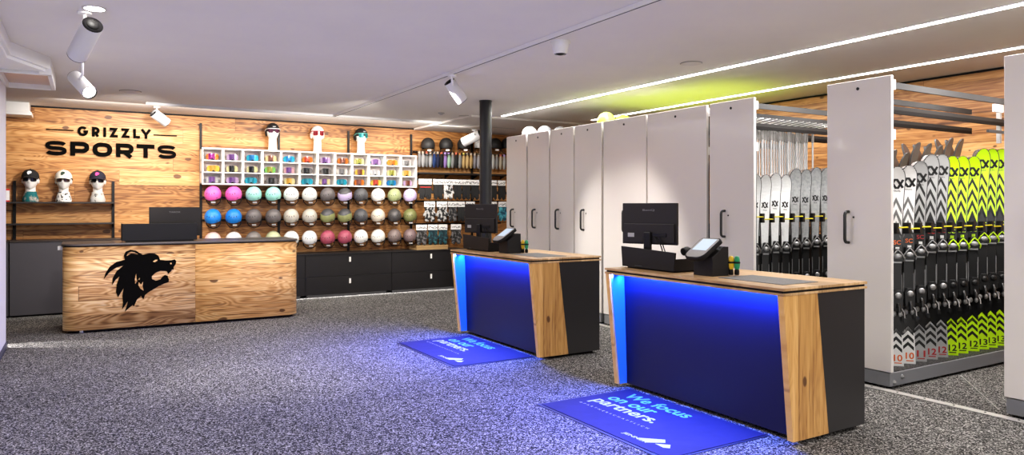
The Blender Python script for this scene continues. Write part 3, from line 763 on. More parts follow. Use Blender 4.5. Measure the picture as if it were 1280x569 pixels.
# ------------------------------------------------------------------ helmets
SHELL0 = mat('shell_base', (1, 1, 1), .4); SHELL1 = mat('shell_lower', (1, 1, 1), .4)
LINER = mat('helmet_liner', (.02, .02, .022), .8); STRAP = mat('helmet_strap', (.015, .015, .016), .7); VENT = mat('vent_black', (.02, .02, .02), .6); TAGM = mat('price_tag', (.80, .79, .77), .6)
def rim(th):
    "lower edge of the shell by azimuth (front is -Y)"
    c = -math.sin(th)      # 1 at front
    return -.22 if c > .55 else (-.22-.33*min(1, (.55-c)/.55) if c > -.3 else -.55)
def make_helmet(split=False, label=True):
    o = thing('ski_helmet', 'x', 'helmet', (0,0,0))
    rx_, ry_, rz_ = .118, .142, .125
    def dome(mb, k, t0, t1, m_top, m_bot, n=28, rows=10):
        vs = []; fs = []
        for j in range(rows+1):
            for i in range(n):
                th = 2*PI*i/n; zmin = rim(th)
                phm = math.acos(max(-1, min(1, zmin)))
                ph = phm*(t0+(t1-t0)*j/rows)
                sp_ = math.sin(ph)**.92 if ph < PI/2 else math.sin(ph)
                vs.append((k*rx_*sp_*math.cos(th), k*ry_*sp_*math.sin(th), k*rz_*math.cos(ph)))
        fs = [(j*n+i, (j+1)*n+i, (j+1)*n+(i+1)%n, j*n+(i+1)%n) for j in range(rows) for i in range(n)]
        nm = len(fs); a = int(nm*.55) if split else nm
        mb.add(vs, fs[:a], m_top, True)
        if split:
            base = len(mb.v)-len(vs); i2 = mb.mi(m_bot)
            for f in fs[a:]: mb.f.append([q+base for q in f]); mb.m.append(i2); mb.sm.append(True)
    mb = MB(); dome(mb, 1.0, 0, 1, SHELL0, SHELL1); shm = mb
    mb = MB(); dome(mb, .965, .3, 1.045, LINER, LINER); mb.build('liner', o, origin=(0,0,0))
    if split:
        mb = MB(); dome(mb, 1.03, .52, .60, SHELL1, SHELL1, rows=2); mb.build('shell_ridge', o, origin=(0,0,0))
    mb = shm
    for a in (-.55, -.2, .2, .55):
        for e in (.62,):
            th = -PI/2+a; ph = PI*.5*e
            c = Vector((rx_*math.sin(ph)*math.cos(th), ry_*math.sin(ph)*math.sin(th), rz_*math.cos(ph)))
            nrm = Vector((c.x/rx_**2, c.y/ry_**2, c.z/rz_**2)).normalized(); up = Vector((0,0,1)); tx = up.cross(nrm).normalized(); ty = nrm.cross(tx)
            cc = c*1.006
            mb.add([cc+tx*(.006*math.cos(q)*1.0)+ty*(.013*math.sin(q)) for q in [2*PI*i/8 for i in range(8)]], [tuple(range(8))], VENT)
    for a in (-.75, .75):
        th = -PI/2+a; ph = PI*.5*1.0
        c = Vector((rx_*math.sin(ph)*math.cos(th), ry_*math.sin(ph)*math.sin(th), rz_*math.cos(ph)-.004)); nrm = Vector((c.x/rx_**2, c.y/ry_**2, 0)).normalized(); tx = Vector((0,0,1)).cross(nrm)
        mb.add([c*1.01+tx*dx_+Vector((0,0,dz_)) for dx_, dz_ in ((-.016,-.003),(.016,-.003),(.016,.004),(-.016,.004))], [(0,1,2,3)], VENT)
    mb.build('shell', o, origin=(0,0,0))
    mb = MB()
    mb.tube([(-.098, -.01, -.06), (-.10, -.02, -.105), (-.062, -.035, -.15), (0, -.045, -.166), (.062, -.035, -.15), (.10, -.02, -.105), (.098, -.01, -.06)], .007, STRAP, 6)
    for sx in (-1, 1): mb.tube([(sx*.098, .05, -.07), (sx*.10, -.02, -.108)], .006, STRAP, 6)
    mb.build('chin_strap', o, origin=(0,0,0))
    mb = MB().box(-.004, .058, -.128, -.1265, -.078, -.052, TAGM); mb.build('price_tag', o, origin=(0,0,0))
    mb = MB().tube([(0, .09, -.03), (0, .175, -.04)], .008, BLK, 8); mb.build('peg', o, origin=(0,0,0)) if False else None
    return o
HA = make_helmet(False); HB = make_helmet(True)
hel_used = {0: False, 1: False}
def shellmat(name, c, rough=.38): return mat('shell_'+name.replace(' ', '_'), c, rough)
def place_helmet(label, loc, rz, c, c2=None, tilt=.0, group=None, cat='helmet', scale=1.0, rough=.38):
    nm = '%.2f_%.2f_%.2f' % c
    m1_ = shellmat(nm, c, rough); k = 1 if c2 else 0
    src = HB if c2 else HA
    sw = {SHELL0: m1_}
    if c2: sw[SHELL1] = shellmat('%.2f_%.2f_%.2f' % c2, c2, rough)
    o = dup(src, loc, rz, label, group, sw)
    o.rotation_euler = (tilt, 0, rz); o.scale = (scale,)*3
    return o
PINK = (.80, .14, .46); MINT = (.34, .68, .60); WHT = (.74, .75, .72); BLU = (.02, .22, .66); GRY = (.145, .13, .13); BEI = (.52, .49, .43)
LGR = (.30, .32, .14); LAV = (.62, .52, .76); DGR = (.085, .085, .09); OLV = (.20, .21, .085); CRM = (.60, .54, .45); ROSE = (.42, .10, .15); TAU = (.20, .155, .145); SAGE = (.33, .37, .19)
hx = [266, 292, 317, 341.5, 364, 387, 409.5, 431, 451, 472.5, 493, 512.5]
rows = [
 [('bright pink', PINK), ('bright pink', PINK), ('mint green', MINT), ('mint green', MINT), ('white', WHT), ('white', WHT), ('grey', GRY), ('lavender and grey', DGR, LAV), ('dark grey', DGR), ('white', (.78,.76,.73)), ('sage green', SAGE), ('lavender', LAV)],
 [('bright blue', BLU), ('bright blue', BLU), ('grey', GRY), ('grey', GRY), ('beige', BEI), ('beige', BEI), ('lime and grey', DGR, LGR), ('lime and grey', DGR, LGR), ('dark grey', DGR), ('cream', CRM), ('dark grey', (.075,.07,.07)), ('olive green', OLV)],
 [('pale pink', (.72, .50, .48)), ('white', (.8,.78,.75)), ('grey', (.22,.20,.19)), ('pale green', (.50,.53,.34)), ('white', (.82,.82,.81)), ('white', (.82,.83,.83)), ('rose red', ROSE), ('rose red', ROSE), ('white', (.8,.79,.76)), ('white', (.76,.74,.68)), ('taupe', TAU), ('taupe', (.21,.15,.15))]]
for r_, row in enumerate(rows):
    for i, spec in enumerate(row):
        x = P(hx[i], 260, Y=HY).x
        rn = ['top', 'middle', 'bottom'][r_]
        nm = spec[0]
        same = [j for j in range(12) if row[j][0] == nm]
        if len(same) == 1: lb = f'{nm} ski helmet hanging in the {rn} helmet row'
        elif i == 0: lb = f'{nm} ski helmet at the left end of the {rn} helmet row'
        else: lb = f'{nm} ski helmet, {ORD[i]} from left in the {rn} helmet row'
        place_helmet(lb, (x, HY, rowz[r_]+.004), -.35+random.uniform(-.12, .12)-(.15 if i > 5 else 0), spec[1], spec[2] if len(spec) > 2 else None, tilt=.50, group='ski helmets on the wall')
# black and white helmets at upper right
UHY = 11.5
for i, (px, cn, c) in enumerate([(535, 'matt black', (.022,.021,.021)), (557.5, 'matt black', (.022,.021,.021)), (580, 'matt black', (.022,.021,.021)), (601, 'white', (.74,.74,.74)), (619, 'matt black', (.02,.02,.02)), (634, 'matt black', (.02,.02,.02))]):
    q = P(px, 181.5, Y=UHY)
    lb = ['matt black helmet nearest the goggle rack on the upper shelf', 'matt black helmet, second from left on the upper shelf', 'matt black helmet left of the white one on the upper shelf', 'white helmet beside the column on the upper shelf', 'matt black helmet just right of the black column', 'matt black helmet beside the farthest white rack panel'][i]
    place_helmet(lb, (q.x, UHY, q.z), -.45, c, tilt=.25, group='helmets on the upper shelf', scale=1.04, rough=.6)

# ------------------------------------------------------------------ goggle rack
GY0, GY1 = 11.48, 11.71
xl, xr = P(252.4, 200, Y=GY0).x, P(521.2, 200, Y=GY0).x
zt, zb = P(390, 189.6, Y=GY0).z, P(390, 232.6, Y=GY0).z
rack = thing('goggle_rack', 'white pigeonhole rack full of ski goggles on the wood wall', 'display rack', ((xl+xr)/2, GY1, zb))
T = .02
MB().box(xl, xr, GY1-.008, GY1, zb, zt, mat('rack_back', (.80, .70, .68), .6)).build('back_panel', rack)
ch = (zt-zb-T)/3; cw = (xr-xl-T)/12
for k in range(4): MB().box(xl, xr, GY0+.001*(k % 3 > 0), GY1-.008, zb+k*ch, zb+k*ch+(T if k in (0, 3) else .014), WHITEL).build('shelf_board', rack)
for k in range(13):
    w_ = T if k in (0, 12) else .032
    xc = xl+T/2+k*cw
    MB().box(xc-w_/2, xc+w_/2, GY0-.0005, GY1-.008, zb+.0005, zt-.0005, WHITEL).build('divider', rack)
# one pair of goggles, nose notch, bent around the face
def gog_outline(n=36):
    pts = []
    for i in range(n):
        a = 2*PI*i/n; c, s_ = math.cos(a), math.sin(a)
        x = .092*math.copysign(abs(c)**.62, c); z = .050*math.copysign(abs(s_)**.62, s_)
        if s_ < 0: z += .030*max(0, 1-abs(x)/.034)
        pts.append((x, z))
    return pts
def bend(x, z, d=0, k=1.0): R_ = .135; a = x/R_; return ((R_+d)*math.sin(a)*1.0, -(R_+d)*math.cos(a)+R_, z)
def make_goggle():
    o = thing('ski_goggles', 'x', 'goggles', (0,0,0))
    pts = gog_outline()
    def shell(k0, d0, d1, m, fill, nm):
        mb = MB(); n = len(pts); NX = 8
        # fill as columns across x for a bent surface
        if fill:
            rows_ = 7; vs = []; fs = []
            for j in range(n): 
                for q in range(rows_+1):
                    f = 1-q/rows_; vs.append(bend(pts[j][0]*k0*f, pts[j][1]*k0*f+(.004*(1-f)), d1))
            for j in range(n):
                for q in range(rows_): fs.append((j*(rows_+1)+q, j*(rows_+1)+q+1, ((j+1)%n)*(rows_+1)+q+1, ((j+1)%n)*(rows_+1)+q))
            mb.add(vs, [f[::-1] for f in fs], m, True)
        ring = [bend(x*k0, z*k0, d0) for x, z in pts]+[bend(x*k0, z*k0, d1) for x, z in pts]
        mb.add(ring, [(i, (i+1)%n, n+(i+1)%n, n+i) for i in range(n)], m, True)
        return mb.build(nm, o, origin=(0,0,0))
    shell(1.0, -.035, .0, GFRM, False, 'frame')
    MB().add([bend(x, z, -.004) for x, z in ((-.034,-.05),(-.02,-.028),(0,-.018),(.02,-.028),(.034,-.05))], [(0,1,2,3,4)], BLKM).build('nose_foam', o, origin=(0,0,0)); shell(.985, -.004, .008, GLENS, True, 'lens')
    mb = MB(); st = []
    for i in range(17):
        a = PI*i/16; st.append((.094*math.cos(a), .022+.085*math.sin(a)))
    vs = [(x, y+.01, -.018) for x, y in st]+[(x, y+.01, .018) for x, y in st]
    mb.add(vs, [(i, i+1, 18+i, 17+i) for i in range(16)], GSTR, True); mb.build('strap', o, origin=(0,0,0))
    return o
GFRM = mat('goggle_frame', (.5, .5, .5), .45); GLENS = mat('goggle_lens', (.5, .5, .5), .2); GSTR = mat('goggle_strap', (.2, .2, .2), .7)
G0 = make_goggle()
cols_g = dict(K=('black', (.02,.02,.02)), W=('white', (.85,.83,.80)), P=('purple', (.20,.08,.30)), M=('magenta', (.42,.03,.30)), L=('lilac', (.62,.45,.70)), B=('blue', (.02,.25,.60)), C=('cyan', (.03,.50,.68)), T=('teal', (.02,.28,.38)), G=('green', (.25,.62,.16)), Y=('yellow', (.80,.62,.10)), E=('pale yellow', (.78,.74,.40)), O=('orange', (.75,.22,.03)), R=('red', (.55,.06,.03)), N=('brown', (.26,.09,.06)), A=('grey', (.24,.23,.23)), S=('silver', (.55,.55,.55)), I=('pink', (.70,.42,.45)), V=('olive', (.38,.38,.06)), D=('gold', (.70,.40,.06)))
# lens centre, lens sides, frame -- three rows of twelve
grid = ['MOK PLW BCP NED BCL ROY PLW NOD VEE PLC ODY ASA',
        'DYO KEW KEW VGC PIW KAA KAA KAA AWW NYD IWW VEW DEW',
        'PSB PLW TCB KAA DEY TCC PEW TCB NOA RYG TBB NLW']
g2 = [g.split() for g in grid]; g2[1] = ['DYO','KEW','KEW','VGC','PIW','KAA','KAA','AWW','NYD','SWW','VEW','DEW']
gm = [(P(262, 188, Y=11.55).x)]
for r_ in range(3):
    for i in range(12):
        a, b, f = g2[r_][i]
        xc = xl+T/2+(i+.5)*cw; z = zt-T-(r_+1)*ch+.014 if False else zb+(2-r_)*ch+(T if r_ == 2 else .014)
        lm = lensmat(f'lens_{a}_{b}', tuple(q*.62 for q in cols_g[a][1]), tuple(q*.75 for q in cols_g[b][1]))
        nm = cols_g[a][0] if a == b else f'{cols_g[a][0]} and {cols_g[b][0]}'
        rn = ['top', 'middle', 'bottom'][r_]
        lb = f'goggles with {nm} lens, {ORD[i]} from left, {rn} row of white rack'
        wide = random.random() > .6 or i == 0
        o = dup(G0, (xc+random.uniform(-.015, .015), GY0+.055, z+.052), random.uniform(-.12, .12)-.12, lb, 'goggles in the white rack',
                {GFRM: mat('gframe_'+f, cols_g[f][1], .45), GLENS: lm, GSTR: mat('gstrap_'+f, cols_g[f][1], .75)})
        if not wide: o.scale = (.92, .92, 1.0)
# three heads on top of the rack
for px, nm, rz in ((341, 'black beanie', -.05), (397, 'white helmet', -.1), (451.5, 'black beanie and teal glasses', .12)):
    x = P(px, 188, Y=GY0+.11).x; y = GY0+.11; z = zt+.0005; s = 1.05
    side = {341: 'left', 397: 'middle', 451.5: 'right'}[px]
    mannequin(f'white mannequin head standing {side} on top of the goggle rack', x, y, z, s, rz, True)
    c = (.75,.74,.72) if px == 397 else (.012,.012,.013)
    o = thing('beanie', {341: 'plain black beanie on the left head above the goggle rack', 397: 'white beanie on the middle head above the goggle rack', 451.5: 'black beanie on the right head above the goggle rack'}[px], 'hat', (x, y, z+.30*s), rz)
    cm = mat('skicap_%d' % px, c, .6)
    MB().ell((0, .006, 0), (.100*s, .124*s, .115*s), cm, 26, 10, v0=0, v1=.56).build('crown', o, origin=(0,0,0))
    for sx in (-1, 1): MB().ell((sx*.088*s, .035*s, -.03*s), (.02*s, .05*s, .06*s), cm, 12, 8).build('ear_flap', o, origin=(0,0,0))
    MB().box(-.02, .02, -.126*s, -.121*s, .045, .058, mat('grey_logo', (.4,.4,.4), .5)).build('emblem', o, origin=(0,0,0))
    lens = {341: mat('mask_dark', (.10, .03, .06), .1, .3), 397: mat('mask_red', (.22, .02, .03), .1, .3), 451.5: mat('mask_teal', (.02, .22, .24), .1, .3)}[px]
    frm = {341: WHITE, 397: mat('frame_red', (.45, .05, .06), .4), 451.5: mat('frame_teal', (.15, .5, .42), .4)}[px]
    sunglasses({341: 'white framed sports glasses on the left head above the goggle rack', 397: 'red sports glasses on the middle head above the goggle rack', 451.5: 'teal sports glasses on the right head above the goggle rack'}[px], x, y+.004, z+.29*s, s*1.04, rz, lens, frm, True)
del_list = [HA, HB, G0]
def remove_tree(o):
    for k in list(o.children): remove_tree(k)
    bpy.data.objects.remove(o)
for o in del_list: remove_tree(o)

# ------------------------------------------------------------------ upper right: shelf, hanging neck warmers, glove packs
x0 = P(522, 217, Y=11.5).x; x1 = 5.9+.9
zsh = P(560, 216.2, Y=11.5).z
o = thing('wall_shelf', 'dark narrow wall shelf above the rows of glove packs', 'shelf', ((x0+x1)/2, 11.6, zsh-.03))
MB().box(x0, x1, 11.47, WY-.036, zsh-.03, zsh, mat('shelf_dark2', (.02, .018, .018), .4)).build('shelf_board', o, .002)
mb = MB()
for k in range(4): xx = x0+.05+k*(x1-x0-.1)/3; mb.prism([(11.5, zsh-.031), (WY-.034, zsh-.031), (WY-.034, zsh-.09)], 'yz', xx-.006, xx+.006, BLK)
mb.build('bracket', o)
zh = P(560, 191, Y=11.55).z
o = thing('hanging_rail', 'black rail above the hanging neck warmers', 'rail', ((x0+x1)/2, 11.62, zh))
MB().box(x0, x1, 11.685, 11.705, zh-.01, zh+.02, BLK).build('bar', o)
mb = MB()
for k in range(26): xx = x0+.03+k*.083; mb.tube([(xx, 11.69, zh+.005), (xx, 11.50, zh+.005), (xx, 11.492, zh+.014)], .003, BLK, 5)
mb.build('hook', o)['kind'] = 'stuff'
def warmer(m, m2):
    mb = MB(); n = 9; L = .30; vs = []; fs = []; K = 10
    for j in range(n+1):
        f = j/n; w = .016+.045*math.sin(min(1, f*1.5)*PI/2)*(1 if f < .85 else 1-.5*((f-.85)/.15)**2)
        th = .014+.018*math.sin(f*PI)
        for k in range(K):
            a = 2*PI*k/K; vs.append((w*math.cos(a)+.015*math.sin(f*3.0), th*math.sin(a), -L*f))
    fs = [(j*K+k, j*K+(k+1)%K, (j+1)*K+(k+1)%K, (j+1)*K+k) for j in range(n) for k in range(K)]
    mb.add(vs, fs, m, True)
    mb.add(vs[-K:], [tuple(range(K))], m); mb.add(vs[:K], [tuple(range(K))[::-1]], m)
    return mb
wc = [('grey', (.30,.29,.29)), ('grey', (.42,.41,.41)), ('grey', (.22,.22,.22)), ('light grey', (.40,.40,.40)), ('navy', (.02,.05,.17)), ('dark navy', (.015,.02,.06)), ('black', (.015,.015,.015)), ('purple', (.32,.20,.48)), ('mint', (.38,.55,.40)), ('grey', (.28,.28,.28)), ('black', (.02,.02,.02)), ('grey', (.30,.30,.29)), ('camel', (.58,.40,.18)), ('camel', (.66,.47,.22)), ('camel', (.56,.38,.17)), ('grey', (.30,.28,.30)), ('light grey', (.42,.40,.42)), ('black', (.02,.02,.02)), ('navy', (.02,.04,.14)), ('navy', (.02,.05,.16)), ('white', (.60,.59,.56)), ('grey', (.33,.32,.31)), ('cream', (.58,.50,.38)), ('light grey', (.5,.49,.47))]
topc = [None, None, (.55,.14,.08), None, None, (.5,.15,.06), (.55,.2,.1), (.45,.3,.6), (.45,.65,.45), None, (.55,.15,.05), (.62,.25,.05), (.6,.5,.1), None, None, None]
for i, (cn, c) in enumerate(wc):
    px = 524.2+i*4.62
    xx = P(px, 202, Y=11.55).x
    c = tuple(q*.7 for q in c); o = thing('neck_warmer', f'folded {cn} neck warmer hanging {ORD[i]} from left above the glove packs', 'neck warmer', (xx, 11.55, zh), .75, 'neck warmers on the rail')
    warmer(mat(f'warmer_{i}', c, .85), None).build('fabric', o, origin=(0,0,0))
    tcx = topc[i % len(topc)] or (.5,.4,.3)
    MB().box(-.02, .02, -.018, .018, -.035, .012, mat('hang_tag_%.2f' % tcx[0], tcx, .6)).build('hang_tag', o, .003, origin=(0,0,0))
    o.scale = (1, 1, .9)
CARD = mat('header_card', (.80, .79, .77), .6); CPR = mat('card_print', (.03, .03, .03), .6)
gl_out = [(-.058,0),(-.052,-.05),(-.062,-.09),(-.085,-.12),(-.090,-.145),(-.076,-.155),(-.056,-.135),(-.052,-.16),(-.053,-.225),(-.044,-.24),(-.033,-.228),(-.029,-.175),(-.025,-.24),(-.015,-.256),(-.004,-.243),(-.001,-.175),(.004,-.238),(.014,-.25),(.024,-.236),(.026,-.17),(.032,-.21),(.041,-.218),(.05,-.205),(.053,-.15),(.055,-.09),(.05,-.05),(.056,0)]
def glovepack(label, x, y, z, w, m, seed, h=1.0, band=None):
    rnd = random.Random(seed)
    o = thing('glove_pack', label, 'gloves', (x, y, z), -.12, 'hanging glove packs')
    mb = MB().box(-w/2, w/2, -.006, .006, -.095, 0, CARD).box(-w/2, w/2, -.004, .004, -.12, -.095, BLKM)
    for k in range(3):
        xx = -w*.4+w*.28*k
        pts = [(xx+rnd.uniform(0, .02)*q+.009*q, -.06+rnd.uniform(-.018, .03)) for q in range(5)]
        mb.ribbon(pts, .007, (0, -.0066, 0), (1,0,0), (0,0,1), CPR)
    mb.build('header_card', o, origin=(0,0,0))
    for s_, dx in ((1, -w*.2), (-1, w*.2)):
        k = w/.24*1.25
        pts = [(dx+px_*s_*k*.82, -.10+pz*h) for px_, pz in gl_out]
        MB().prism(pts, 'xz', -.022+.006*s_, .012, m).build('glove', o, .006, origin=(0,0,0), seg=2)
    if band: MB().box(-w*.4, w*.4, -.03, -.028, -.15, -.138, band).build('cuff_band', o, origin=(0,0,0))
GLB = mat('glove_black', (.02,.02,.02), .7); GLP = mottled('glove_marbled', (.02,.02,.02), (.5,.49,.47), 16, .7, .47, .53); GLW = mottled('glove_white_streaks', (.03,.03,.03), (.7,.69,.67), 11, .7, .42, .5); GLT = mottled('glove_teal', (.01,.03,.04), (.04,.22,.24), 20, .7, .52, .68); GLTQ = mottled('glove_turquoise', (.01,.06,.10), (.10,.42,.50), 12, .7, .4, .6); GLG = mottled('glove_grey', (.02,.02,.02), (.2,.19,.19), 20, .7, .5, .6)
PY = 11.42
gp = [(224.3, [(531.5, 17, GLB, 'black gloves with red band', 1), (547.5, 12.5, GLB, 'black gloves', 0), (560, 12.5, GLW, 'white streaked gloves', 0), (571.5, 11, GLB, 'black gloves', 0), (582.5, 11, GLB, 'black gloves', 0), (593.5, 11, GLB, 'black gloves', 0), (617, 8, GLB, 'black gloves', 0), (627, 10, GLB, 'black gloves', 0)]),
      (252, [(537, 14, GLP, 'black and white marbled gloves', 0), (552.5, 13.5, GLP, 'black and white marbled gloves', 0), (565.5, 11, GLG, 'dark patterned gloves', 0), (576, 10, GLB, 'black gloves', 0), (588, 11, GLB, 'black gloves', 0), (616.5, 9, GLTQ, 'turquoise patterned gloves', 0), (628, 10, GLTQ, 'turquoise patterned gloves', 0)]),
      (280.5, [(527, 14, GLG, 'dark patterned gloves', 0), (541, 12.5, GLT, 'black and teal gloves', 0), (553.5, 11.5, GLT, 'black and teal gloves', 0), (570, 13, GLG, 'dark patterned gloves', 0)])]
for ri, (py, items) in enumerate(gp):
    rn = ['upper', 'middle', 'lower'][ri]
    q0 = P(560, py, Y=PY)
    ro = thing('hook_rail', f'black hook rail carrying the {rn} row of glove packs', 'rail', (5.6, 11.6, q0.z), 0, 'glove hook rails')
    MB().box(P(519, 240, Y=11.7).x, 6.75, WY-.06, WY-.034, q0.z-.01, q0.z+.02, BLK).build('bar', ro)
    for i, (px, wpx, m_, nm, band) in enumerate(items):
        q = P(px, py, Y=PY); w = (P(px+wpx/2, py, Y=PY)-P(px-wpx/2, py, Y=PY)).x
        glovepack(f'{nm} on white header card, {ORD[i]} in the {rn} glove row', q.x, PY, q0.z, min(w*.93, .24), m_, ri*20+i, 1.02, mat('red_print', (.7, .04, .03), .5) if band else None)
        if i == 0: pass
    mb = MB()
    for (px, *_r) in items: xx = P(px, py, Y=PY).x; mb.tube([(xx, WY-.04, q0.z+.004), (xx, PY-.03, q0.z+.004)], .004, BLK, 6)
    mb.build('hook', ro)
q = P(541, 306, Y=11.42)
o = thing('wooden_tray', 'light wooden tray on the drawer cabinet under the glove packs', 'tray', (q.x, 11.42, CZT))
xa, xb = P(517, 306, Y=11.42).x, P(556, 306, Y=11.42).x
MB().box(xa, xb, 11.3, 11.6, CZT+.0005, CZT+.015, OAKB).build('base', o)
MB().box(xa, xb, 11.285, 11.3, CZT+.0005, CZT+.075, OAKB).box(xa, xb, 11.6, 11.615, CZT+.0005, CZT+.075, OAKB).build('side_board', o, .002)

# ------------------------------------------------------------------ mobile ski racks on the right
PX = 5.45
racks = [(8.714, 9.265, 'closed white rack panel farthest back, beside the wall helmets'), (8.13, 8.67, 'closed white rack panel, second from the back wall'), (7.554, 8.093, 'closed white rack panel, third from the back wall'), (6.971, 7.526, 'closed white rack panel, fourth from the back, left of the wide ones'),
         (6.154, 6.929, 'wide closed white rack panel behind the nearest counter monitor'), (5.241, 6.132, 'widest closed white rack panel, right of the nearest counter monitor'), (4.639, 5.197, 'white rack holding pale grey skis and hanging poles'), (3.293, 3.858, 'white rack holding white and lime race skis'), (1.93, 2.489, 'white rack panel cut off by the right picture edge')]
KN = mat('lock_black', (.02,.02,.02), .4)
MESHB = mottled('black_grating', (.01,.01,.01), (.09,.09,.09), 60, .6, .5, .55)
XE = 7.74
BSILB = mat('bolt_grey', (.25,.25,.25), .4, .5)
ski_racks = []
for i, (y0, y1, lb) in enumerate(racks):
    o = thing('mobile_ski_rack', lb, 'ski rack', ((PX+XE)/2, (y0+y1)/2, 0), 0, 'white mobile ski racks'); ski_racks.append(o)
    MB().box(PX, PX+.026, y0, y1, .137, 2.487, PANEL).build('end_panel', o, .003)
    MB().box(PX+.026, PX+.034, y0+.002, y1-.002, .139, 2.485, PEDGE).build('panel_backing', o)
    MB().box(PX+.005, XE, y0+.012, y1-.012, .022, .128, GREYB).build('base', o, .003)
    MB().box(PX+.04, XE-.03, y0+.03, y1-.03, .1285, .133, MESHB).build('floor_grating', o)
    for yy in (y0+.012, y1-.012):
        sg = -1 if yy < (y0+y1)/2 else 1
        for dx, zz in ((.06, .05), (.17, .085)):
            if sg < 0 and i > 5: MB().lathe([(.02, 0), (.02, .006), (.011, .007), (.011, .018), (.004, .02)], BSILB, 10, (PX+dx, yy, zz), Matrix.Rotation(-PI/2*sg, 3, 'X')).build('bolt', o)
    for xx in (PX+.35, XE-.35):
        if i > 5: MB().lathe([(.028, -.2), (.028, .2)], RUB, 16, (xx, (y0+y1)/2, .0295), Matrix.Rotation(PI/2, 3, 'X')).build('wheel', o)
    yh = y1-.20 if i != 5 else y1-.39
    if i == 4: yh = y0+.05+.3
    hz0, hz1 = 1.15, 1.405
    mb = MB(); rr_ = .055
    pts = [(PX, yh, hz1), (PX-rr_*.4, yh, hz1-.001)]+[(PX-rr_*.4-.03*math.sin(a), yh, hz1-.03+.03*math.cos(a)) for a in (.5, 1.0, 1.57)]+[(PX-rr_*.4-.03*math.sin(a), yh, hz0+.03-.03*math.cos(a)) for a in (1.57, 1.0, .5)]+[(PX-rr_*.4, yh, hz0+.001), (PX, yh, hz0)]
    mb.tube(pts, .0125, KN, 10)
    mb.build('handle', o)
    mb = MB()
    MR = Matrix.Rotation(-PI/2, 3, 'Y')
    mb.lathe([(.008, 0), (.008, .004)], KN, 10, (PX, yh-.045, hz1-.045), MR).lathe([(.013, 0), (.013, .004)], KN, 12, (PX, (y0+y1)/2, 2.415), MR)
    mb.build('lock', o)
    for yy in (y0+.05, y1-.05): MB().box(PX+.042, PX+.078, yy-.018, yy+.018, .1335, 2.46, GREYM).build('post', o)
    if i == 7: MB().box(7.20, 7.235, y0+.03, y0+.06, 2.03, 2.385, mat('post_grey', (.42,.41,.40), .5)).build('hanging_post', o)
    for yy in (y0+.008, y1-.028): MB().box(PX+.034, XE, yy, yy+.02, 2.385, 2.435, GREYM).build('top_beam', o)
    for yy in (y0+.008, y1-.028):
        MB().box(PX+.034, XE, yy, yy+.02, 2.185, 2.215, BLKM).box(PX+.034, XE, yy, yy+.02, 2.215, 2.245, mat('beam_grey', (.035,.033,.032), .55, spec=.3)).build('lower_beam', o)
    for yy in (y0+.004, y1-.03):
        for zz in (2.375, 1.98): MB().box(PX+.034, PX+.07, yy, yy+.026, zz, zz+.08, WHITE).build('bracket', o)
    if i in (6, 7):
        MB().box(PX+.06, XE-.02, (y0+y1)/2-.008, (y0+y1)/2+.008, .134, 1.15, mat('rack_core', (.012,.012,.012), .7)).build('core_panel', o)
    else:
        MB().box(PX+.10, XE-.05, (y0+y1)/2-.01, (y0+y1)/2+.01, .134, 1.2, mat('rack_core', (.012,.012,.012), .7)).build('core_panel', o)
    if i == 7:
        for xa_, xb_, za_, zb_, mm_ in ((7.0, 7.16, 2.30, 2.37, WHITE), (6.9, 7.2, 2.11, 2.135, GREYM)): MB().box(xa_, xb_, y0-.02, y0, za_, zb_, mm_).build('side_arm', o)
    if i in (0, 1, 2, 3, 4): MB().box(PX+.04, PX+.5, y0+.02, y1-.02, 2.32, 2.33, WHITE).build('top_shelf', o)

o = thing('floor_rail', 'long pale metal rail in the carpet along the white racks', 'floor rail', (5.41, 5.5, 0))
MB().box(5.375, 5.448, .5, 9.4, .0006, .007, ALU).build('rail', o, .002)
mb = MB()
for k in range(40): mb.lathe([(.008, 0), (.007, .003)], KN, 8, (5.41, .7+k*.21, .007))
mb.build('screw', o)['kind'] = 'stuff'
A, B = P(1201, 469.6, Z=.002), P(1248, 512, Z=.002)
struct(MB().tube([A, B], .004, ALU, 6).build('trim_6'))

# ------------------------------------------------------------------ skis
SKW = mat('ski_white', (.78,.77,.75), .3, coat=.2); SKG = mat('ski_silver', (.38,.38,.375), .3, coat=.2); SKL = mat('ski_lime', (.52,.80,.01), .3, coat=.2); SKK = mat('ski_black', (.012,.012,.012), .3, coat=.2)
SKP = mottled('ski_pale_grey', (.74,.75,.74), (.78,.79,.78), 60, .3, .45, .55); SKP2 = mottled('ski_mid_grey', (.32,.33,.33), (.38,.39,.39), 40, .3, .45, .55)
CHG = mat('chevron_grey', (.16,.155,.15), .4); CHK = mat('chevron_black', (.02,.02,.02), .4); ORA = mat('print_orange', (.75,.16,.03), .4); DRD = mat('print_dark_red', (.40,.03,.03), .4); EDGE = mat('ski_edge', (.06,.058,.056), .4)
SKBASE = mat('ski_base', (.10,.065,.05), .35); SKR = mat('ski_rim', (.07,.07,.07), .4); SKD = mat('ski_dark', (.16,.13,.12), .3)
BSIL = mat('binding_silver', (.36,.36,.36), .35, .5); BBLK = mat('binding_black', (.018,.018,.018), .35); YEL = mat('yellow_strap', (.60,.52,.02), .5)
def hw(f):
    "half width of a ski along its length"
    if f < .48: return .053-.018*math.sin(f/.48*PI/2)
    if f < .92: return .035+.027*((f-.48)/.44)**1.6
    g = (f-.92)/.08; return .062*math.sqrt(max(0, 1-g**2.4))+.0005
def curl(f): return 0 if f < .86 else .050*((f-.86)/.14)**2
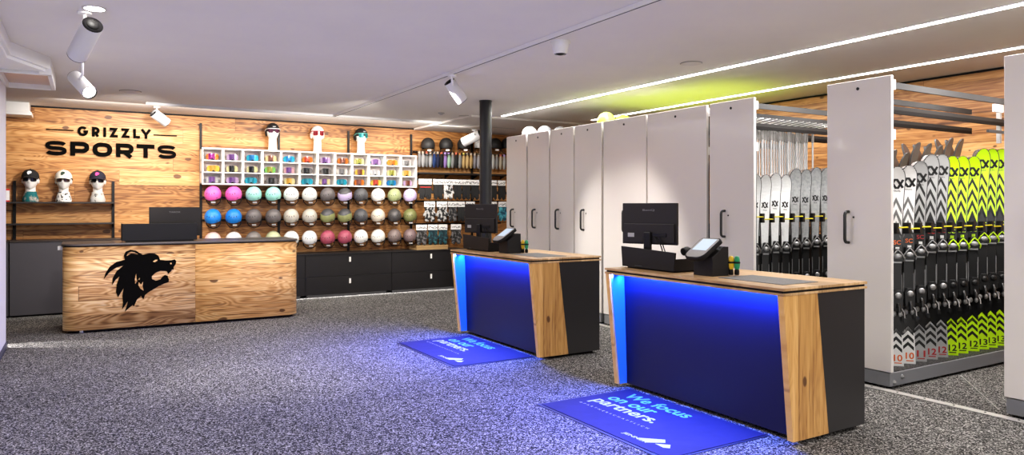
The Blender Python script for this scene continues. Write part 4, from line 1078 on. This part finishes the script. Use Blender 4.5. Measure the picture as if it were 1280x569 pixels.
def ski_mesh(L, style, sgn=1, num=None):
    "sgn=1: top sheet faces -Y; sgn=-1: mirrored partner behind it"
    mb = MB(); Fs = [0, .004, .03, .08, .14, .155, .2, .3, .4, .5, .6, .66, .7, .76, .82, .86, .89, .92, .94, .955, .97, .98, .99, .996, 1.0]
    th = .012
    up = dict(white=SKW, silver=SKG, lime=SKL, pale=SKP, mid=SKP2, dark=SKD)[style]
    race = style in ('white', 'silver', 'lime')
    for a, b in zip(Fs[:-1], Fs[1:]):
        wa, wb = hw(a), hw(b); ya, yb = -curl(a)*sgn, -curl(b)*sgn; za, zb_ = a*L, b*L
        if race: m = up if (b <= .1555 or a >= .655) else SKK
        else: m = up if (a >= .45 or b < .05) else SKK
        y0, y1 = (-th*sgn, 0)
        vs = [(-wa, ya+y0, za), (wa, ya+y0, za), (wb, yb+y0, zb_), (-wb, yb+y0, zb_), (-wa, ya+y1, za), (wa, ya+y1, za), (wb, yb+y1, zb_), (-wb, yb+y1, zb_)]
        f1 = [(0,1,2,3)]; f2 = [(7,6,5,4)]; f3 = [(1,5,6,2), (4,0,3,7)]
        if sgn < 0: f1, f2, f3 = [[g[::-1] for g in q] for q in (f1, f2, f3)]
        mb.add(vs, f1, m, True); mb.add(vs, f2, SKBASE, True); mb.add(vs, f3, EDGE)
        if sgn > 0 and a >= .45:
            e = -.0006
            for sx in (-1, 1):
                q = [(sx*wa, ya+y0+e, za), (sx*max(0, wa-.0055), ya+y0+e, za), (sx*max(0, wb-.0055), yb+y0+e, zb_-(.0055 if b > .97 else 0)), (sx*wb, yb+y0+e, zb_)]
                mb.add(q, [(0,1,2,3)] if sx < 0 else [(3,2,1,0)], SKR)
    mb.box(-hw(0), hw(0), min(-th*sgn, 0), max(-th*sgn, 0), -.001, 0, SKK)
    if sgn < 0: return mb
    def fy(z): return -curl(z/L)-th-.0008
    def pt(x, z): return (x, fy(z), z)
    if race:
        ck = CHG if style == 'white' else CHK
        for k in range(3 if style == 'white' else 4):      # upper chevrons
            zc = L*.655+.07+.098*k; w = hw(zc/L)*.72; t_ = .056-.005*k
            if style == 'white' and False: continue
            mb.add([pt(0, zc+.05), pt(-w, zc-.05), pt(-w, zc-.05-t_), pt(0, zc+.05-t_), pt(w, zc-.05-t_), pt(w, zc-.05)], [(0,1,2,3), (0,3,4,5)], ck)
        mb.add([pt(0, L*.655+.07), pt(-hw(.66)*.98, L*.655), pt(hw(.66)*.98, L*.655)], [(0,1,2)], SKK)
        z0 = L*.155; w = hw(.155)                           # pointed top of the coloured tail
        mb.add([pt(-w, z0-.002), pt(w, z0-.002), pt(0, z0+.055)], [(0,1,2)], up)
        for k in range(3):
            zc = .14+.062*k; w = hw(zc/L)*.84; t_ = .03
            mb.add([pt(0, zc+.045), pt(-w, zc), pt(-w, zc-t_), pt(0, zc+.045-t_), pt(w, zc-t_), pt(w, zc)], [(0,1,2,3), (0,3,4,5)], CHK)
        nc = ORA if num == '10' else DRD if style == 'silver' and num == '11' else DRD if style == 'silver' else CHK
        mb.text(num, (-.016, -th-.001, .040), (1,0,0), (0,0,1), .058, .055, nc, .02)
        mb.box(-.012, .038, -th-.001, -th-.0008, .022, .03, nc)
        mb.text('SC' , (-.018, -th-.001, L*.655-.075), (1,0,0), (0,0,1), .050, .036, {'white': ORA, 'silver': DRD, 'lime': SKL}[style], .02)
        mb.box(-.004, .022, -th-.001, -th-.0008, L*.655-.12, L*.655-.095, {'white': SKW, 'silver': SKW, 'lime': SKL}[style])
    zl = L-.175 if race else L*.80
    lw, lh = (.088, .066) if race else (.055, .05)
    for q in ([(0,0),(.36,1),(.54,1),(1,0)], [(0,1),(.46,0),(.64,0),(1,1)]):
        mb.ribbon([((x-.5)*lw, y*lh) for x, y in q], lw*.19, (0, fy(zl)-.0012, zl), (1,0,0), (0, -(curl((zl+lh)/L)-curl(zl/L))/lh, 1), CHK)
    mb.text('VÖLKL', (-.03 if race else -.02, fy(zl-.02)-.0006, zl-.03), (1,0,0), (0,0,1), .06 if race else .04, .013, CHK, .02)
    if not race:
        mb.box(-.008, .008, -th-.001, -th-.0008, L*.575, L*.59, CHK); mb.box(-.02, .02, -th-.001, -th-.0008, L*.555, L*.563, CHK)
    return mb
def make_pair(style, L, num, label, group, lime_b=False, zb=.60):
    o = thing('ski_pair', label, 'skis', (0,0,0), 0, group)
    s1 = ski_mesh(L, style, 1, num).build('ski', o, origin=(0,0,0))
    s2 = ski_mesh(L, style, -1, num); s2.xf(Matrix.Translation((0, .004, 0))); s2.build('ski', o, origin=(0,0,0))
    b0 = .36*L+.0; acc = SKL if lime_b else BSIL
    # plate, toe piece, heel piece, brake on the front ski
    MB().box(-.034, .034, -.030, -.0125, .29*L, .56*L, BBLK).box(-.037, -.031, -.034, -.0125, .33*L, .46*L, BSIL).box(.031, .037, -.034, -.0125, .33*L, .46*L, BSIL).build('binding_plate', o, .003, origin=(0,0,0))
    z = .555*L
    mb = MB().prism([(-.042, z-.045), (.042, z-.045), (.036, z-.015), (.022, z+.055), (-.022, z+.055), (-.036, z-.015)], 'xz', -.060, -.0301, BBLK)
    mb.ell((0, -.062, z-.005), (.030, .016, .024), BSIL, 14, 8)
    mb.tube([(-.042, -.05, z-.045), (-.046, -.064, z-.02), (-.02, -.07, z+.025), (0, -.066, z+.05)], .006, acc, 6).tube([(.042, -.05, z-.045), (.046, -.064, z-.02), (.02, -.07, z+.025), (0, -.066, z+.05)], .006, acc, 6)
    mb.box(-.03, .03, -.055, -.045, z-.062, z-.046, BSIL)
    mb.build('toe_piece', o, .003, origin=(0,0,0))
    z = .33*L
    mb = MB().prism([(-.032, z-.06), (.032, z-.06), (.036, z+.05), (.02, z+.09), (-.02, z+.09), (-.036, z+.05)], 'xz', -.075, -.0301, BBLK)
    mb.ell((0, -.078, z+.045), (.024, .012, .026), BSIL if not lime_b else BBLK, 14, 8).tube([(0, -.075, z-.02), (0, -.10, z-.05), (0, -.105, z-.09)], .012, BBLK, 8)
    mb.build('heel_piece', o, .003, origin=(0,0,0))
    z = .27*L; mb = MB()
    for sx in (-1, 1):
        mb.tube([(sx*.036, -.02, z+.03), (sx*.05, -.035, z), (sx*.048, -.055, z-.05)], .0045, BSIL, 6)
        mb.box(sx*.048-.010, sx*.048+.010, -.068, -.05, z-.075, z-.04, BBLK)
        mb.ell((sx*.02, -.04, z-.01), (.016, .014, .024), BSIL, 8, 6)
    mb.build('brake', o, origin=(0,0,0))
    return o
SY1 = 3.43; ZB = .1335
specs = [(1121.3, 208.9, 'white', '10'), (1136.1, 207.5, 'white', '10'), (1149.8, 202, 'silver', '11'), (1163.5, 193.5, 'silver', '12'), (1176, 193.5, 'silver', '12'), (1188, 195.6, 'lime', '12'), (1200.4, 195.6, 'lime', '12'), (1216, 196, 'lime', '12'), (1227.6, 186.5, 'lime', '13'), (1237.6, 186.5, 'lime', '13'), (1248.6, 186.8, 'lime', '13')]
xs_ = [P(s[0], 445, Y=SY1).x for s in specs]
nx = [5.72+(7.42-5.72)*k/10 for k in range(11)]
xs_ = [.5*a+.5*b for a, b in zip(xs_, nx)]
cnt = {}
for k, (pb, pt_, st, num) in enumerate(specs):
    zt_ = P(pb+3.5, pt_, Y=SY1).z; L = zt_-ZB
    key = (st, num); cnt[key] = cnt.get(key, 0)+1
    tot = sum(1 for s in specs if (s[2], s[3]) == key)
    lb = f'{st} race skis numbered {num} standing in the open rack' if tot == 1 else f'{st} race skis numbered {num}, {ORD[cnt[key]-1]} from left of the {st} {num} pairs'
    p_ = make_pair(st, L, num, lb, 'race skis in the near rack', st == 'lime')
    p_.location = (xs_[k], SY1, ZB+.001)
    p_.rotation_euler = (0, 0, -.78); p_.scale = (1.12, 1, 1)
# pairs on the far side of the same rack, only tips seen
for k in range(9):
    big = k > 3
    L = [1.80, 1.81, 1.82, 1.80, 1.90, 1.90, 1.89, 1.97, 1.97][k]
    o = thing('ski_pair', f'dark skis behind the race skis, {ORD[k]} tip from the left', 'skis', (5.80+.185*k, 3.76, ZB+.001), PI, 'skis on the far side of the near rack'); o.scale = (.8, 1.3, 1)
    s_ = MB(); base = ski_mesh(L, 'dark', -1); base.build('ski', o, origin=(0,0,0))
    b2 = ski_mesh(L, 'dark', 1); b2.xf(Matrix.Translation((0, -.006, 0))); b2.build('ski', o, origin=(0,0,0))
# pale skis with poles
SY2 = 4.76
sp2 = [(946.5, 217, 'pale'), (956.5, 218.5, 'pale'), (970, 216.5, 'pale'), (983, 218, 'pale'), (995.5, 210, 'mid'), (1008, 211, 'mid'), (1021, 209.5, 'mid'), (1032, 210, 'mid')]
sp2 = [(943+12.6*k, [218, 218.5, 216.5, 218.5, 211, 212, 209.5, 210, 210, 210][k], 'pale' if k < 4 else 'mid') for k in range(9)]
for k, (pb, pt_, st) in enumerate(sp2):
    zt_ = P(pb, pt_, Y=SY2).z
    nm = {'pale': 'pale white grey', 'mid': 'mid grey'}[st]; n = k if st == 'pale' else k-4
    p_ = make_pair(st, zt_-ZB, None, f'{nm} skis under the poles, {ORD[n]} of the {nm} pairs from left', 'grey skis in the far open rack')
    p_.location = (P(pb, 270, Y=SY2).x, SY2, ZB+.001); p_.rotation_euler = (0, 0, -.62)
# holders with yellow straps: parts of their racks
def holders(rk, xl_, y, z, dz):
    for k, x in enumerate(xl_):
        h_ = MB().box(x-.018, x+.018, y-.045, y+.03, z-.045, z+.045, BBLK).build('ski_holder', rk, .004)
        MB().tube([(x+.01, y-.04, z+dz*(-1)**k), (x+.145, y-.04, z+dz*(-1)**k)], .007, YEL, 6).build('strap', h_)
holders(ski_racks[7], [x-.062 for x in xs_]+[xs_[-1]+.10], SY1-.012, 1.27, .006)
holders(ski_racks[6], [P(pb-7.0, 270, Y=SY2).x for pb, *_ in sp2], SY2-.012, 1.335, .012)
for rk, y, xl_ in ((ski_racks[7], SY1, 0), (ski_racks[6], SY2, 0)):
    MB().box(PX+.05, XE, y+.02, y+.05, 1.24 if rk is ski_racks[7] else 1.30, 1.28 if rk is ski_racks[7] else 1.345, BLKM).build('holder_rail', rk)
# ski poles
PSH = mat('pole_silver', (.58,.59,.60), .3, .15); PGR = mat('pole_grip', (.33,.32,.31), .5)
for k in range(38):
    x = 5.53+.033*k; y = 4.93+.05*((k*7) % 4); dz = .03*((k*5) % 3)
    o = thing('ski_pole', 'silver ski pole hanging behind the grey skis', 'ski pole', (x, y, 1.0), 0, 'ski poles in the far open rack')
    MB().lathe([(.006, 0), (.0095, .5), (.0095, 1.11-dz)], PSH, 8, (x, y, 1.02+dz)).build('shaft', o)
    MB().lathe([(.012, 0), (.014, .03), (.013, .09), (.017, .095), (.015, .105)], PGR, 8, (x, y, 2.13)).build('grip', o)
    MB().lathe([(.004, -.03), (.0055, 0), (.03, .012), (.008, .03)], PGR, 10, (x, y, 1.03+dz)).build('basket', o)
HNG = mat('hanger_grey', (.16,.16,.16), .4, .3)
mb = MB(); mb.tube([(PX+.04, 4.93, 2.25), (XE, 4.93, 2.25)], .008, HNG, 8)
for k in range(26):
    x = 5.53+.05*k; mb.tube([(x-.02, 4.66, 2.30), (x, 5.1, 2.255), (x, 5.12, 2.272)], .0055, HNG if k % 2 else STEEL, 6)
hk = mb.build('pole_hanger', ski_racks[6]); hk['kind'] = 'stuff'
# blue ski standing in the slit between two racks
o = thing('ski_pair', 'blue skis seen edge on in the slit between two white rack panels', 'skis', (5.52, 5.218, ZB), PI/2)
SKB = mat('ski_blue', (.01,.05,.20), .35)
MB().box(-.012, .012, -.05, .05, .0, 1.88, SKB).build('ski', o, .004, origin=(0,0,0))
MB().text('Dynastar', (-.0125, .03, 1.30), (0,0,1), (0,-1,0), .30, .035, MTW, .01).build('lettering', o, origin=(0,0,0))
o.location = (5.55, 5.218, .001); o.rotation_euler = (0,0,PI/2)

# helmets lying on the racks
H2 = make_helmet(False)
def top_helmet(label, px, c, z, sc_=1.0, x=5.62, rz=-.9):
    q = P(px, 165, X=x); o = dup(H2, (x, q.y, z), rz, label, 'helmets on top of the racks', {SHELL0: shellmat('%.2f_%.2f_%.2f' % c, c)}); o.scale = (sc_,)*3
top_helmet('white helmet on top of the farthest white racks', 662, (.80,.80,.78), 2.505, .95)
top_helmet('grey helmet on top of the racks, right of the white one', 681, (.25,.26,.27), 2.495, .95, 5.70)
top_helmet('dark helmet lying low on the third white rack', 700, (.10,.10,.10), 2.475, .8, 5.75)
top_helmet('lime helmet on top of the racks before the wide panels', 758, (.55,.75,.10), 2.51, .97)
top_helmet('second lime helmet deeper in, right of the front lime one', 779, (.55,.75,.10), 2.50, .95, 5.90)
remove_tree(H2)

# ------------------------------------------------------------------ light
def area(name, loc, rot, sx, sy, e, c=(1,1,1), spread=None):
    l = bpy.data.lights.new(name, 'AREA'); l.shape = 'RECTANGLE'; l.size = sx; l.size_y = sy; l.energy = e; l.color = c
    if spread: l.spread = math.radians(spread)
    o = bpy.data.objects.new(name, l); COL.objects.link(o); o.location = loc; o.rotation_euler = rot; return o
def spotl(name, loc, tgt, e, ang, c=(1,.95,.88), blend=.6, rad=.06):
    l = bpy.data.lights.new(name, 'SPOT'); l.energy = e; l.spot_size = math.radians(ang); l.spot_blend = blend; l.color = c; l.shadow_soft_size = rad
    o = bpy.data.objects.new(name, l); COL.objects.link(o); o.location = loc
    o.rotation_euler = (Vector(tgt)-Vector(loc)).to_track_quat('-Z', 'Y').to_euler(); return o
WARM = (1, .94, .86); NEU = (1, .97, .95)
area('strip_light', (5.46, 4.8, CZ-.02), (0,0,0), .05, 9.2, 110, NEU)
area('strip_light', (6.94, 4.65, CZ-.02), (0,0,0), .05, 8.9, 120, NEU)
area('room_light', (1.2, 4.0, CZ-.05), (0,0,0), 2.2, 6, 42, NEU)
spotl('spot_lamp', (.8, 5.8, 2.72), (1.5, 6.5, 0), 190, 56, (1, .95, .84), 1.0)
area('room_light', (1.4, 8.2, CZ-.05), (0,0,0), 2.8, 2.5, 60, NEU)
area('room_light', (2.5, -1.2, CZ-.05), (0,0,0), 5, 2.5, 80, NEU)
area('wall_washer', (2.6, 10.72, CZ-.05), (math.radians(32),0,0), 5.8, .08, 68, WARM)
area('bounce_fill', (2.2, 4.0, .02), (PI,0,0), 6, 12, 66, (1, .94, .87))  # added upward fill imitating floor bounce onto the ceiling, no real lamp
area('front_fill', (2.5, -2.6, 1.6), (math.radians(80),0,0), 7, 2.2, 90, (1, .98, .96))  # added fill from behind the camera
spotl('spot_lamp', (0.8, 9.2, 2.6), (.2, WY, 1.45), 170, 84)
spotl('spot_lamp', (3.22, 6.75, 2.62), (5.45, 6.55, 1.05), 300, 46)
area('ski_fill', (6.0, 2.75, CZ-.03), (math.radians(25), math.radians(-15), 0), .5, .3, 16, NEU, 110)  # added fills to brighten the skis in the open racks, no fittings there
area('ski_fill', (5.9, 4.1, CZ-.03), (math.radians(25), math.radians(-15), 0), .5, .3, 10, NEU, 110)
spotl('spot_lamp', (3.2, 8.4, 2.65), (3.2, WY, 1.3), 125, 80)
spotl('spot_lamp', (4.4, 9.6, 2.65), (5.4, WY, 1.5), 110, 85)
spotl('spot_lamp', (0.2, 6.6, 2.6), (1.0, 9.5, .6), 115, 55)
spotl('spot_lamp', (2.2, 5.2, 2.7), (4.0, 3.2, .9), 60, 60)
for dy in (0, OFF):
    area('blue_strip', (3.665, 3.66+dy, .90), (0, math.radians(-12), 0), .012, 1.55, 50, (.02, .12, 1))
    area('blue_wash', (3.60, 3.66+dy, .905), (0, math.radians(60), 0), .03, 1.6, 72, (.19, .21, 1), 140)
area('cabinet_glow', (3.6, 11.28, .045), (0,0,0), 4.0, .05, 8, NEU)
spotl('floor_lamp', (-1.30, 9.30, .38), (-.45, 8.90, 0), 170, 34, NEU, .6, .03)
area('lime_bounce', (6.5, 6.6, 2.42), (PI,0,0), 1.2, 2.2, 9, (.75, 1, .05))  # added lamp imitating green light reflected off lime gear onto the ceiling
w = bpy.data.worlds.new('world'); sc.world = w; w.use_nodes = True
bg = w.node_tree.nodes['Background']; bg.inputs[0].default_value = (.92, .91, .93, 1); bg.inputs[1].default_value = .4
sc.view_settings.view_transform = 'Standard'
sc.view_settings.look = 'Medium High Contrast'
sc.view_settings.exposure = 0
sc.cycles.max_bounces = 8; sc.cycles.diffuse_bounces = 4; sc.cycles.glossy_bounces = 3
sc.cycles.sample_clamp_indirect = 4.0
sc.cycles.use_denoising = True
